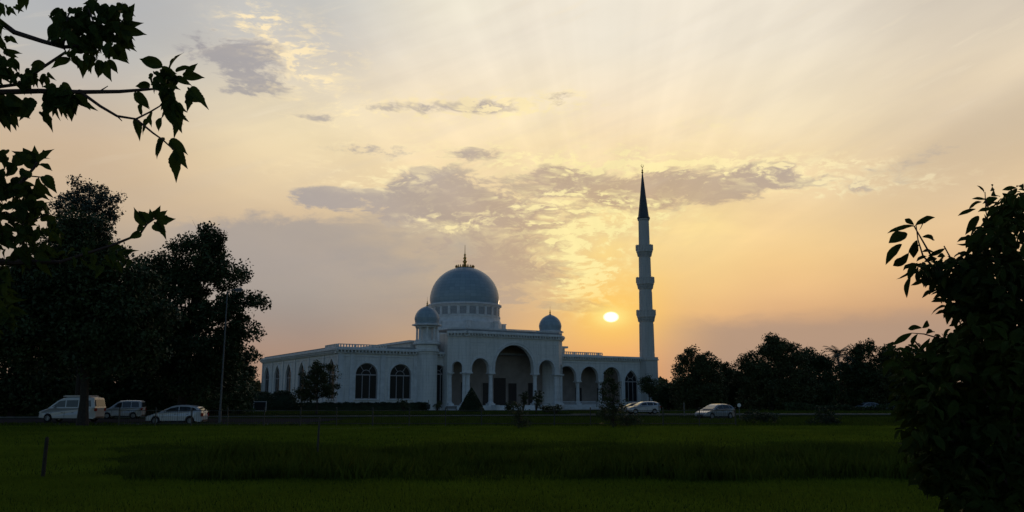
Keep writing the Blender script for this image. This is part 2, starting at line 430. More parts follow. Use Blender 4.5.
# access road in front of the mosque, car park on the left, footpath slivers
strip('road', [(-140, 96), (-60, 96), (-20, 104), (10, 112), (45, 116), (120, 112), (220, 104)], 6.5, .012, 'asphalt')
strip('kerb', [(-140, 92.6), (-60, 92.6), (-19, 100.6), (10.4, 108.6), (45, 112.5), (120, 108.6), (220, 100.6)], .25, .12, 'kerb', .12)
strip('pavement', [(8, 118), (30, 121.5), (46, 122), (120, 119), (200, 114)], 2.4, .02, 'concrete')
strip('car_park', [(-75, 80), (-17, 79)], 22, .008, 'asphalt')
strip('car_park_kerb', [(-62, 68.4), (-18, 67.6)], .2, .06, 'kerb', .06)
strip('path', [(gx(322, 58), 57.6), (gx(345, 58), 58.2), (gx(372, 58), 58.9), (gx(402, 60), 60.6)], .8, .03, 'concrete')
strip('lay_by', [(gx(690, 88), 87.5), (gx(772, 88), 87.2)], 6, .016, 'asphalt')
strip('lay_by_kerb', [(gx(688, 84), 84.2), (gx(775, 84), 84.0)], .3, .1, 'kerb', .1)

# ------------------------------------------------------------------ the mosque
U = R(31.2); C0 = Vector((-29.9, 147.5, 0))
mq = empty('mosque', C0, U, 'white domed mosque with an arcaded front and a tall arched porch', 'mosque')
def L2W(s, d, z=0): return Vector((C0.x + s*math.cos(U) - d*math.sin(U), C0.y + s*math.sin(U) + d*math.cos(U), z))
def arcpts(w, zs, zb, kind='round', n=14):
    """outline of an arched opening, from left foot over the top to right foot, centred on 0"""
    pts = [(-w, zb)]
    for i in range(n + 1):
        a = math.pi * (1 - i / n); cx, cz = math.cos(a) * w, math.sin(a) * w
        if kind == 'pointed': cz = cz + .38 * w * (1 - abs(math.cos(a))) ** 1.6
        pts.append((cx, zs + cz))
    return pts + [(w, zb)]
def arched_wall(mb, frame, s0, s1, z0, z1, th, ops):
    """wall in the plane of frame(s, d, z) from d=0 to d=th pierced by arched openings (centre, half width, foot, springing, kind)"""
    def q(a, b, c, d, dd=0): mb.add([frame(p[0], dd, p[1]) for p in (a, b, c, d)], [(0, 1, 2, 3)])
    cur = s0
    for (c, w, zb, zs, kd) in sorted(ops):
        for dd in (0, th):
            if c - w > cur: q((cur, z0), (c - w, z0), (c - w, z1), (cur, z1), dd)
            if zb > z0: q((c - w, z0), (c + w, z0), (c + w, zb), (c - w, zb), dd)
        o = [(c + p[0], p[1]) for p in arcpts(w, zs, zb, kd)]
        for a, b in zip(o[1:-2], o[2:-1]):
            for dd in (0, th): q(a, b, (b[0], z1), (a[0], z1), dd)
        loop = o if zb <= z0 else o + [o[0]]
        for a, b in zip(loop[:-1], loop[1:]):
            mb.add([frame(a[0], 0, a[1]), frame(b[0], 0, b[1]), frame(b[0], th, b[1]), frame(a[0], th, a[1])], [(0, 1, 2, 3)])
        cur = c + w
    for dd in (0, th):
        if s1 > cur: q((cur, z0), (s1, z0), (s1, z1), (cur, z1), dd)
    for a in (s0, s1): mb.add([frame(a, 0, z0), frame(a, th, z0), frame(a, th, z1), frame(a, 0, z1)], [(0, 1, 2, 3)])
    for z in (z1,): mb.add([frame(s0, 0, z), frame(s1, 0, z), frame(s1, th, z), frame(s0, th, z)], [(0, 1, 2, 3)])
def arch_trim(mb, frame, op, wd=.32, pr=.09, n=14, gap=.0, feet=True):
    c, w, zb, zs, kd = op
    i_ = arcpts(w + gap, zs, zb, kd); o_ = arcpts(w + wd, zs, zb, kd)
    if not feet: i_, o_ = i_[1:-1], o_[1:-1]
    for k in range(len(i_) - 1):
        a, b, b2, a2 = i_[k], i_[k+1], o_[k+1], o_[k]
        V = [frame(c + p[0], -pr, p[1]) for p in (a, b, b2, a2)] + [frame(c + p[0], .0, p[1]) for p in (a, b, b2, a2)]
        mb.add(V, [(0, 1, 2, 3), (0, 1, 5, 4), (3, 2, 6, 7)])
def glazing(frame, op, parent, depth=.28, bars=2):
    """an arched window: bronze frame, mullions, a transom at the springing, fanned bars; dark glass behind"""
    c, w, zb, zs, kd = op; w = w - .01; mb = MB()
    o = arcpts(w, zs, zb + .01, kd); i_ = arcpts(w - .13, zs, zb + .14, kd)
    F_ = lambda s, d, z: frame(c + s, depth + d, z)
    for k in range(len(o) - 1):
        a, b, b2, a2 = o[k], o[k+1], i_[k+1], i_[k]
        mb.add([F_(p[0], -.06, p[1]) for p in (a, b, b2, a2)] + [F_(p[0], .06, p[1]) for p in (a, b, b2, a2)],
               [(0, 1, 2, 3), (4, 5, 6, 7), (2, 3, 7, 6), (0, 1, 5, 4)])
    def bar(p, q_, t=.07, dz=.05):
        p = Vector((p[0], p[1])); q_ = Vector((q_[0], q_[1])); d = (q_ - p).normalized(); nn = Vector((-d.y, d.x)) * t
        P = [p + nn, q_ + nn, q_ - nn, p - nn]
        mb.add([F_(v.x, -dz, v.y) for v in P] + [F_(v.x, dz, v.y) for v in P], [(0,1,2,3),(4,5,6,7),(0,1,5,4),(1,2,6,5),(2,3,7,6),(3,0,4,7)])
    bar((-w, zb + .07), (w, zb + .07), .07, .055)
    bar((-w, zs), (w, zs), .10, .045)
    for k in range(bars):
        x = -w + 2 * w * (k + 1) / (bars + 1); bar((x, zb + .1), (x, zs), .065, .04)
    for a in ((55, 125) if bars == 2 else (90,)):
        ca, sa = math.cos(R(a)), math.sin(R(a)); bar((ca * w * .42, zs + sa * w * .42), (ca * w * .98, zs + sa * w * .98), .05, .04)
    pr = [(w*.42*math.cos(R(t)), zs + w*.42*math.sin(R(t))) for t in range(0, 181, 30)]
    for a, b in zip(pr[:-1], pr[1:]): bar(a, b, .05, .035)
    fr = mb.build('window', 'bronze', parent)
    g = MB(); oo = arcpts(w - .02, zs, zb + .03, kd); g.add([F_(p[0], .02, p[1]) for p in oo], [tuple(range(len(oo)))])
    pn = g.build('pane', 'glassd', fr)
    return fr

FR = lambda s, d, z: (s, d, z)                           # front plane
SD = lambda s, d, z: (d, -s, z) if False else (d, s, z)  # left side plane: s runs into the depth
H = 11.4
LEN, DEP = 66.8, 48.5
# --- left wing, front and long side
front_ops = [(5.2, 2.05, 2.05, 6.25, 'round'), (11.65, 2.05, 2.05, 6.2, 'round')]
side_c = [3.4, 12.0, 20.4, 28.8, 36.8, 44.6]
side_ops = [(c, 2.0, 2.05, 6.3, 'pointed') for c in side_c]
mb = MB(); arched_wall(mb, FR, 0, 15.2, 0, 10.5, .6, front_ops); mb.build('front_wall', 'wall', mq)
mb = MB(); arched_wall(mb, SD, .602, DEP, 0, 10.5, .6, side_ops); mb.build('side_wall', 'wall', mq)
mb = MB(); mb.box(.602, LEN - .1, DEP - .6, DEP, 0, 10.5); mb.box(LEN - .7, LEN - .1, .602, DEP - .602, 0, 10.5); mb.build('rear_wall', 'wall', mq)
for f_, ops_, w_ in ((FR, front_ops, .38), (SD, side_ops, .34)):
    for op in ops_:
        mb = MB(); arch_trim(mb, f_, op, w_, .10); mb.build('arch_trim', 'trim', mq)
        mb = MB(); V = [f_(a_, d_, z_) for z_ in (1.85, 2.04) for (a_, d_) in ((op[0]-2.5, -.18), (op[0]+2.5, -.18), (op[0]+2.5, -.003), (op[0]-2.5, -.003))]
        mb.add(V, [(0,3,2,1),(4,5,6,7),(0,1,5,4),(1,2,6,5),(2,3,7,6),(3,0,4,7)]); mb.build('sill', 'trim', mq)
for op in front_ops: glazing(FR, op, mq)
for op in side_ops: glazing(SD, op, mq)
# string course, plinth, pilaster strips of the left wing
mb = MB()
mb.box(-.07, 15.1, -.07, -.003, 9.35, 9.55); mb.box(-.07, -.003, -.003, DEP, 9.35, 9.55)
mb.box(-.12, 15.1, -.12, -.003, 0, .9); mb.box(-.12, -.003, -.003, DEP, 0, .9)
for s in (-.14, 2.1, 7.75, 14.1): mb.box(s, s + .8 if s >= 0 else .9, -.14, -.071, .9, 10.1)
for d in (-.14, 7.4, 15.9, 24.3, 32.5, 40.4, 47.6): mb.box(-.14, -.071, d, d + .8, .9, 10.1)
mb.build('wall_mouldings', 'trim', mq)
# --- cornice with brackets and roof edge
def cornice(mb, frame, s0, s1, z, out=.75, step=.62, thick=.28):
    def bx(a, b, d0, d1, z0, z1):
        V = [frame(x, y, zz) for zz in (z0, z1) for (x, y) in ((a, d0), (b, d0), (b, d1), (a, d1))]
        mb.add(V, [(0,3,2,1),(4,5,6,7),(0,1,5,4),(1,2,6,5),(2,3,7,6),(3,0,4,7)])
    bx(s0, s1, -out * .4, .3, z - .55, z - .33)
    bx(s0, s1, -out, .3, z, z + thick)
    bx(s0, s1, -out * .8, .3, z + thick, z + thick + .16)
    k = int((s1 - s0) / step)
    for i in range(k):
        a = s0 + (s1 - s0) * (i + .25) / k; bx(a, a + .26, -out * .85, .1, z - .33, z)
mb = MB(); cornice(mb, FR, -.7, 15.4, 10.45)
cornice(mb, SD, -.0, DEP + .3, 10.45)
mb.build('cornice', 'trim', mq)
def balustrade(mb, frame, s0, s1, z, d=-.35, h=.62, step=.5):
    def bx(a, b, d0, d1, z0, z1):
        V = [frame(x, y, zz) for zz in (z0, z1) for (x, y) in ((a, d0), (b, d0), (b, d1), (a, d1))]
        mb.add(V, [(0,3,2,1),(4,5,6,7),(0,1,5,4),(1,2,6,5),(2,3,7,6),(3,0,4,7)])
    bx(s0, s1, d - .1, d + .1, z + h - .14, z + h)
    bx(s0, s1, d - .1, d + .1, z, z + .1)
    k = max(1, int((s1 - s0) / step))
    for i in range(k + 1):
        a = s0 + (s1 - s0) * i / k; w = .17 if i % 6 == 0 else .09
        bx(a - w, a + w, d - w * .9, d + w * .9, z + .1, z + h - .14)
for f_, a_, b_ in ((FR, -.35, 8.6), (SD, .1, 6), (FR, 46.5, 56.5)):
    mb = MB(); balustrade(mb, f_, a_, b_, 10.9); mb.build('balustrade', 'trim', mq)
# --- roof slab and the raised hall
mb = MB(); mb.box(.302, LEN - .2, .302, DEP - .1, 10.502, 10.88); mb.box(.0, LEN - .4, .25, .9, 10.9, 11.15) if False else None
mb.box(.31, .55, 6.2, DEP, 10.9, 11.25); mb.box(8.8, 15, .31, .55, 10.9, 11.3)
mb.build('roof', 'roof', mq)
mb = MB(); mb.box(14.6, 49.2, 2.6, 33, 10.9, 12.35); mb.build('hall_wall', 'wall', mq)
mb = MB(); mb.box(14.1, 49.7, 2.1, 33.5, 12.352, 12.75); mb.build('hall_roof', 'trim', mq)

# --- corner tower with its little dome (left), twin on the right
def small_tower(s, d, with_shaft=True):
    mb = MB(); mb.lathe([(2.12, 0), (2.12, 1.0), (1.98, 1.05), (1.98, 10.1), (2.12, 10.15), (2.12, 10.5), (2.35, 10.55), (2.35, 11.0), (2.05, 11.05),
                         (2.05, 11.75), (2.55, 11.9), (2.55, 12.15), (2.3, 12.3), (2.3, 12.55), (0, 12.56)], n=28)
    tw = mb.build('corner_tower', 'wall', mq, sm=False); tw.location = (s, d, 0)
    mb = MB()
    for k in range(8):
        a = math.pi / 8 + k * math.pi / 4; cx, cy = 1.78 * math.cos(a), 1.78 * math.sin(a)
        mb.tube([(cx, cy, 12.56), (cx, cy, 12.8), (cx, cy, 12.81), (cx, cy, 14.75), (cx, cy, 15.0)], [.30, .30, .21, .19, .32], 8)
    mb.lathe([(1.1, 12.56), (1.1, 15.0)], n=8, ph=math.pi/8)
    mb.lathe([(0, 15.0), (2.1, 15.0), (2.1, 15.2), (2.75, 15.35), (2.75, 15.55), (2.3, 15.7), (0, 15.71)], n=8, ph=math.pi/8)
    ln = mb.build('lantern', 'trim', tw)
    mb = MB(); prof = [(2.18, 15.72), (2.18, 15.95)]
    for i in range(0, 17):
        t = i / 16 * math.pi / 2; r = 2.32 * math.cos(t) ** .92; prof.append((max(r, .001) if i else 2.26, 16.35 + 2.45 * math.sin(t) + .25 * (i / 16) ** 6))
    mb.lathe(prof, n=36); dm = mb.build('small_dome', 'dome', tw, sm=True)
    mb = MB(); mb.lathe([(.16, 18.95), (.22, 19.1), (.08, 19.25), (.19, 19.45), (.06, 19.6), (.11, 19.75), (.03, 19.9), (.012, 20.7), (0, 20.7)], n=10)
    mb.build('finial', 'gold', tw, sm=True)
    return tw
small_tower(16.75, .15); small_tower(44.9, 1.5)
# --- recessed bay between tower and porch
rec = [(19.3, 1.7, .9, 6.6, 'round')]
mb = MB(); arched_wall(mb, lambda s, d, z: (s, .3 + d, z), 15.2, 21.2, 0, 10.5, .6, rec); mb.build('bay_wall', 'wall', mq)
fb = lambda s, d, z: (s, .3 + d, z)
mb = MB(); cornice(mb, fb, 18.4, 20.3, 10.2); mb.build('bay_cornice', 'trim', mq); mb = MB(); arch_trim(mb, fb, rec[0], .3, .08); mb.build('arch_trim', 'trim', mq)
glazing(fb, rec[0], mq, .25)

# --- porch (pishtaq): big arch between two lesser ones, chamfered corners, columns
PC = 33.05; PD = -4.0; PZ = 14.05; ca = 22.9; cb = 2*PC - ca; ch = 2.6
fp = lambda s, d, z: (s, PD + d, z)
k45 = math.sqrt(.5)
flc = lambda s, d, z: (ca - ch + s*k45 + d*k45, PD + ch - s*k45 + d*k45, z)       # left chamfer, s 0..ch*sqrt2
frc = lambda s, d, z: (cb + s*k45 - d*k45, PD + s*k45 + d*k45, z)
CL = ch * math.sqrt(2)
big = (PC, 4.25, .9, 7.9, 'round'); l_op = (25.75, 1.8, .9, 7.7, 'round'); r_op = (2*PC - 25.75, 1.8, .9, 7.7, 'round')
cop = (CL / 2, .95, .9, 7.9, 'round')
mb = MB(); ZB = 6.9
arched_wall(mb, fp, ca, cb, ZB, PZ, .9, [(o[0], o[1], ZB, o[3], o[4]) for o in (l_op, big, r_op)])
arched_wall(mb, flc, 0, CL, ZB, PZ, .8, [(cop[0], cop[1], ZB, cop[3], 'round')])
arched_wall(mb, frc, 0, CL, ZB, PZ, .8, [(cop[0], cop[1], ZB, cop[3], 'round')])
for x0 in (ca - ch, cb + ch - .6): mb.box(x0, x0 + .6, PD + ch + .002, 2.0, .9, PZ)
mb.build('porch_wall', 'wall', mq)
mb = MB()
for o in (l_op, r_op): mb = MB(); arch_trim(mb, fp, (o[0], o[1], ZB, o[3], o[4]), .34, .10); mb.build('arch_trim', 'trim', mq)
mb = MB(); arch_trim(mb, fp, (PC, 4.25, ZB, 7.9, 'round'), .42, .12); arch_trim(mb, fp, (PC, 4.67, ZB + .4, 7.9, 'round'), .12, .2)
mb.build('arch_trim', 'trim', mq)
for f in (flc, frc): mb = MB(); arch_trim(mb, f, (cop[0], cop[1], ZB, cop[3], 'round'), .28, .1); mb.build('arch_trim', 'trim', mq)
mb = MB()
for f, a, b in ((fp, ca, cb), (flc, 0, CL), (frc, 0, CL)): cornice(mb, f, a - .05, b + .05, 13.95, .6, .6, .3)
# raised panels in the spandrels
for (a, b) in ((ca + .7, 27.6), (2*PC - 27.6, cb - .7)):
    for (x0, x1, z0, z1) in ((a, b, 12.35, 12.42), (a, b, 10.35, 10.42), (a, a + .07, 10.42, 12.35), (b - .07, b, 10.42, 12.35)):
        mb.box(x0, x1, PD - .06, PD - .003, z0, z1)
mb.build('porch_trim', 'trim', mq)
mb = MB(); OUT = [(ca - ch, 2.4), (ca - ch, PD + ch), (ca, PD), (cb, PD), (cb + ch, PD + ch), (cb + ch, 2.4)]
mb.extr(OUT, lambda x, y: (x, y, 14.42), lambda x, y: (x, y, 14.8)); mb.build('porch_roof', 'roof', mq)
mb = MB()
balustrade(mb, fp, ca + .1, cb - .1, 14.8, .1, .3, .55); balustrade(mb, flc, .1, CL - .1, 14.8, .1, .3, .55); balustrade(mb, frc, .1, CL - .1, 14.8, .1, .3, .55)
mb.build('porch_balustrade', 'trim', mq)
INN = [(ca - ch + .6, 1.9), (ca - ch + .6, PD + ch + .3), (ca + .3, PD + .9), (cb - .3, PD + .9), (cb + ch - .6, PD + ch + .3), (cb + ch - .6, 1.9)]
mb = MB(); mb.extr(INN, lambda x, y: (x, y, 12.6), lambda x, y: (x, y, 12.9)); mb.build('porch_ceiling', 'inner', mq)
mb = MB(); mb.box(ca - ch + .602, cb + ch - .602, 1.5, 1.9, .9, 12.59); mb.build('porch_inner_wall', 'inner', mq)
mb = MB(); mb.extr([(ca - ch - .3, 1.49), (ca - ch - .3, PD + ch - .2), (ca - .2, PD - .4), (cb + .2, PD - .4), (cb + ch + .3, PD + ch - .2), (cb + ch + .3, 1.49)],
                   lambda x, y: (x, y, 0), lambda x, y: (x, y, .9))
for i in range(5): mb.box(PC - 4.6 - .002*i, PC + 4.6 + .002*i, PD - .42 - .36*(i+1), PD - .42 - .36*i + .01*(i > 0), 0, .9 - .16*(i+1))
for x in (PC - 5.3, PC + 4.62): mb.box(x, x + .68, PD - 2.6, PD - .41, 0, 1.0)
mb.build('porch_steps', 'trim', mq)
# doors inside the porch
for s, w, h in ((25.6, 1.0, 4.3), (30.2, .95, 4.2), (33.05, 1.35, 5.2), (35.9, .95, 4.2), (40.5, 1.0, 4.3)):
    mb = MB(); mb.box(s - w - .15, s - w, 1.38, 1.498, .9, .9 + h + .15); mb.box(s + w, s + w + .15, 1.38, 1.498, .9, .9 + h + .15); mb.box(s - w, s + w, 1.38, 1.498, .9 + h, .9 + h + .15)
    dr = mb.build('door', 'inner', mq)
    mb = MB(); mb.box(s - w + .003, s + w - .003, 1.42, 1.494, .905, .9 + h - .003)
    for a in (-1, 1):
        for z in (.3, 1.7, 3.0): mb.box(s + a*w/2 - w*.33, s + a*w/2 + w*.33, 1.395, 1.419, .9 + z, .9 + z + 1.0)
    mb.build('door_leaf', 'door', dr)
def column(p, z0, z1, r, name='column'):
    mb = MB(); h = z1 - z0
    mb.add([(a*r*1.55, b*r*1.55, z) for z in (0, .35) for (a, b) in ((-1,-1),(1,-1),(1,1),(-1,1))], [(0,3,2,1),(4,5,6,7),(0,1,5,4),(1,2,6,5),(2,3,7,6),(3,0,4,7)])
    mb.lathe([(r*1.45, .36), (r*1.45, .5), (r*1.15, .62), (r, .72), (r*.97, h*.4), (r*.84, h - .85), (r*1.0, h - .82), (r*1.0, h - .74), (r*.86, h - .7), (r*1.05, h - .45), (r*1.5, h - .24)], n=20)
    mb.add([(a*r*1.6, b*r*1.6, z) for z in (h - .24, h) for (a, b) in ((-1,-1),(1,-1),(1,1),(-1,1))], [(0,3,2,1),(4,5,6,7),(0,1,5,4),(1,2,6,5),(2,3,7,6),(3,0,4,7)])
    o = mb.build(name, 'trim', mq); o.location = (p[0], p[1], z0); return o
for x in (23.4, 28.18, 2*PC - 28.18, 2*PC - 23.4): column((x, PD + .45), .9, ZB, .42)
for f in (flc, frc):
    for s in ((.4, CL - .62) if f is flc else (.62, CL - .4)): column(f(s, .4, 0), .9, ZB, .36)

# --- right wing: arcade of three open arches and a glazed one
arc_c = [47.9, 53.45, 59.15]; RA = [(c, 2.2, ZR, 6.45, 'round') for c in arc_c for ZR in (.9,)]
last = (64.3, 1.75, 1.5, 5.7, 'pointed')
mb = MB(); Z5 = 5.7
arched_wall(mb, FR, 44.5, 61.75, Z5, 10.5, .7, [(c, 2.2, Z5, 6.45, 'round') for c in arc_c])
arched_wall(mb, FR, 61.75, LEN, 0, 10.5, .7, [last])
mb.build('arcade_wall', 'wall', mq)
mb = MB()
for c in arc_c: mb = MB(); arch_trim(mb, FR, (c, 2.2, Z5, 6.45, 'round'), .34, .1); mb.build('arch_trim', 'trim', mq)
mb = MB(); arch_trim(mb, FR, last, .3, .1); mb.build('arch_trim', 'trim', mq); mb = MB(); cornice(mb, FR, 45.6, LEN, 10.45)
mb.box(45.6, LEN, -.07, -.003, 9.35, 9.5)
mb.build('arcade_cornice', 'trim', mq)
glazing(FR, last, mq, .3)
mb = MB(); mb.box(43.6, 61.74, -.5, 4.4, 0, .9); mb.box(43.6, 61.74, -.7, -.502, 0, .5); mb.build('arcade_floor', 'trim', mq)
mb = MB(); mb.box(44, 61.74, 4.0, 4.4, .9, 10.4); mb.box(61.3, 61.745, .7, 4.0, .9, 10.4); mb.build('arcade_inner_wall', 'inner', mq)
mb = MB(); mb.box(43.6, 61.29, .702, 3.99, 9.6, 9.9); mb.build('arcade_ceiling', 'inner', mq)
for c in (50.68, 56.3): column((c, .35), .9, Z5, .40)
column((45.4, .35), .9, Z5, .40)
for c in (47.9, 53.45, 59.15):
    mb = MB(); mb.box(c - .8, c + .8, 3.9, 3.998, .9, 4.4); mb.build('door', 'door', mq)
mb = MB()
for a, b in ((45.9, 50.2), (51.2, 55.8), (56.8, 61.3)):
    mb.box(a, b, .25, .4, 1.55, 1.65); mb.box(a, b, .25, .4, .92, 1.0)
    for i in range(int((b - a) / .3)): mb.box(a + .1 + i*.3, a + .18 + i*.3, .29, .36, 1.0, 1.55)
mb.build('arcade_railing', 'trim', mq)

# --- main dome on its octagonal platform
DS, DD = PC, 16.2
mb = MB(); mb.lathe([(8.6, 0), (8.6, 2.9), (9.2, 3.05), (9.2, 3.4), (0, 3.4)], n=8, ph=math.pi/8); o = mb.build('dome_platform', 'wall', mq); o.location = (DS, DD, 12.752)
for k in range(8):
    mb = MB(); a = math.pi/8 + k*math.pi/4; x, y = 8.25*math.cos(a), 8.25*math.sin(a); mb.box(x - .42, x + .42, y - .42, y + .42, 3.402, 4.75); mb.box(x - .52, x + .52, y - .52, y + .52, 4.752, 4.95)
    o = mb.build('corner_block', 'trim', mq); o.location = (DS, DD, 12.752)
mb = MB(); mb.lathe([(7.9, 0), (7.9, 1.4), (7.6, 1.9), (7.5, 2.5), (7.62, 2.55), (7.62, 2.8), (7.32, 2.85), (7.32, 4.7), (7.5, 4.75), (7.5, 4.9), (7.85, 5.05), (7.85, 5.3), (7.4, 5.45), (0, 5.46)], n=72)
for k in range(24):
    a0 = 2*math.pi*(k + .36)/24; a1 = 2*math.pi*(k + .64)/24
    mb.lathe([(7.33, 2.9), (7.5, 2.9), (7.5, 4.68), (7.33, 4.68)], n=3, a0=a0, a1=a1)
dr = mb.build('drum', 'trim', mq); dr.location = (DS, DD, 16.152)
for k in range(24):
    mb = MB(); a = 2*math.pi*k/24
    mb.lathe([(7.34, 3.0), (7.36, 3.0), (7.36, 4.55), (7.34, 4.55)], n=3, a0=a - .085, a1=a + .085); mb.build('drum_window', 'niche', dr)
mb = MB(); prof = [(7.12, 21.61), (7.18, 21.9)]
for i in range(0, 33):
    t = i/32*math.pi/2; prof.append((max(7.3*math.cos(t)**.96, .02), 22.6 + 7.0*math.sin(t) + .35*(i/32)**8))
mb.lathe(prof, n=96); dm = mb.build('main_dome', 'dome', mq, sm=True); dm.location = (DS, DD, 0)
mb = MB(); mb.lathe([(1.75, 29.30), (1.95, 29.45), (1.95, 29.6), (1.5, 29.7), (.5, 29.95), (.34, 30.3), (.28, 30.6), (.52, 30.9), (.3, 31.15), (.2, 31.35), (.42, 31.65), (.2, 31.9), (.14, 32.1), (.28, 32.35), (.1, 32.6), (.07, 32.9), (.04, 34.5), (0, 34.5)], n=14)
for k in range(22):
    a = 2*math.pi*k/22; x, y = 1.85*math.cos(a), 1.85*math.sin(a); mb.tube([(x, y, 29.55), (x*1.06, y*1.06, 29.85), (x*1.02, y*1.02, 30.15)], [.10, .16, .02], 5)
fi = mb.build('finial', 'gold', mq, sm=True); fi.location = (DS, DD, 0)

# ------------------------------------------------------------------ minaret
mw = L2W(68.4, -.5)
mn = empty('minaret', mw, U, 'tall white minaret with three balconies and a dark pointed cap, right of the mosque', 'minaret')
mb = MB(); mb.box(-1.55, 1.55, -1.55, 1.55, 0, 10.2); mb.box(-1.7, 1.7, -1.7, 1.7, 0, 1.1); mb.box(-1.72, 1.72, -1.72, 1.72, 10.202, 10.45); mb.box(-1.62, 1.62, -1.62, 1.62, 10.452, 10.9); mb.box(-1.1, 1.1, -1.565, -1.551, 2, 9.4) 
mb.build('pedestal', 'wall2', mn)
mb = MB(); mb.lathe([(1.62, 10.902), (1.62, 11.6), (1.56, 12.0), (1.50, 18.6)], n=16, ph=math.pi/16); mb.lathe([(1.40, 19.6), (1.36, 25.7)], n=16, ph=math.pi/16)
mb.lathe([(1.28, 26.6), (1.24, 32.8)], n=16, ph=math.pi/16); mb.lathe([(1.16, 33.8), (1.10, 40.6), (1.3, 40.75), (1.3, 41.0), (0, 41.0)], n=16, ph=math.pi/16)
for k in range(16):                        # slender ribs up the shaft
    a = 2*math.pi*k/16 + math.pi/16
    for (r0, z0, r1, z1) in ((1.56, 12.0, 1.5, 18.0), (1.4, 20.4, 1.36, 24.9), (1.28, 27.4, 1.24, 32.4), (1.16, 34.6, 1.1, 40.6)):
        mb.tube([(r0*math.cos(a), r0*math.sin(a), z0), (r1*math.cos(a), r1*math.sin(a), z1)], .06, 4, cap=False)
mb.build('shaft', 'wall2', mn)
for (zt, rs, rb) in ((20.9, 1.5, 1.98), (28.0, 1.38, 1.88), (35.1, 1.26, 1.78)):
    mb = MB(); zb = zt - 2.85
    mb.lathe([(rs, zb + .2), (rs + .1, zb + .45), (rs + .08, zb + .7), (rs + .24, zb + .95), (rs + .22, zb + 1.12), (rb - .08, zb + 1.36), (rb, zb + 1.4), (rb, zb + 1.75), (rs - .15, zb + 1.76)], n=16, ph=math.pi/16)
    for k in range(32):
        a = 2*math.pi*k/32; x, y = math.cos(a), math.sin(a); r0, r1 = rs + .16, rb - .16
        mb.tube([(x*r0, y*r0, zb + .45), (x*r1, y*r1, zb + 1.38)], .07, 4)
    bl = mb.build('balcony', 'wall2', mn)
    mb = MB(); mb.lathe([(rb - .02, zb + 1.76), (rb - .02, zt - .18), (rb + .05, zt - .15), (rb + .05, zt), (rb - .16, zt), (rb - .16, zb + 1.76)], n=16, ph=math.pi/16)
    for k in range(16):
        a = 2*math.pi*k/16 + math.pi/16; x, y = rb*math.cos(a), rb*math.sin(a); mb.box(x - .09, x + .09, y - .09, y + .09, zb + 1.77, zt + .12)
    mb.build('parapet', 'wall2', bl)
mb = MB(); mb.lathe([(1.38, 41.002), (1.42, 41.25), (1.18, 41.6), (.62, 46.5), (.16, 51.0), (.10, 51.4), (0, 51.5)], n=16, ph=math.pi/16); mb.build('spire', 'slate', mn)
mb = MB(); mb.lathe([(.1, 51.3), (.26, 51.6), (.1, 51.85), (.2, 52.1), (.06, 52.3), (.05, 52.8)], n=10)
mb.tube([(0.0 + .32*math.sin(t), 0, 53.1 - .32*math.cos(t)) for t in [R(v) for v in range(-150, 151, 25)]], [.02 + .05*math.cos(R(v)/2) for v in range(-150, 151, 25)], 6)
mb.build('finial', 'gold', mn)

# ------------------------------------------------------------------ trees and plants
def leaf_cards(P, size, rng, flat=.0, aspect=.55, droop=0):
    """one pointed, slightly folded leaf clump per point: two triangles-worth quads"""
    n = len(P); s = size * rng.uniform(.6, 1.35, n)
    d = rng.normal(size=(n, 3)); d[:, 2] = d[:, 2] * (1 - flat) - droop; d /= np.linalg.norm(d, axis=1)[:, None] + 1e-9
    e = rng.normal(size=(n, 3)); e -= d * (e * d).sum(1)[:, None]; e /= np.linalg.norm(e, axis=1)[:, None] + 1e-9
    a = P - d * s[:, None] * .5; b = P + d * s[:, None] * .5; w = e * (s * aspect * .5)[:, None]
    V = np.stack([a, P + w - d * (s*.05)[:, None], b, P - w - d * (s*.05)[:, None]], axis=1)
    return V.reshape(-1, 3)
def crown_points(ells, n, rng, clumps, cr, shell=.55, spray=.0):
    """points gathered in leafy clumps spread through ellipsoids (x, y, z, rx, ry, rz)"""
    ells = np.array(ells, float); vol = (ells[:, 3] * ells[:, 4] * ells[:, 5]) ** .75; p = vol / vol.sum()
    idx = rng.choice(len(ells), clumps, p=p); u_ = rng.normal(size=(clumps, 3)); u_ /= np.linalg.norm(u_, axis=1)[:, None]
    rad = shell + (1 - shell) * rng.uniform(size=clumps) ** .6
    c = ells[idx, :3] + u_ * ells[idx, 3:] * rad[:, None]
    k = rng.choice(clumps, n, p=(w_ := rng.uniform(.4, 1.6, clumps)) / w_.sum())
    o = rng.normal(size=(n, 3)); o /= np.linalg.norm(o, axis=1)[:, None]; o *= (rng.uniform(size=n) ** .45)[:, None]
    rr = cr * rng.uniform(.55, 1.35, clumps)
    pts = c[k] + o * rr[k][:, None] * np.array([1, 1, .7])
    return pts, c
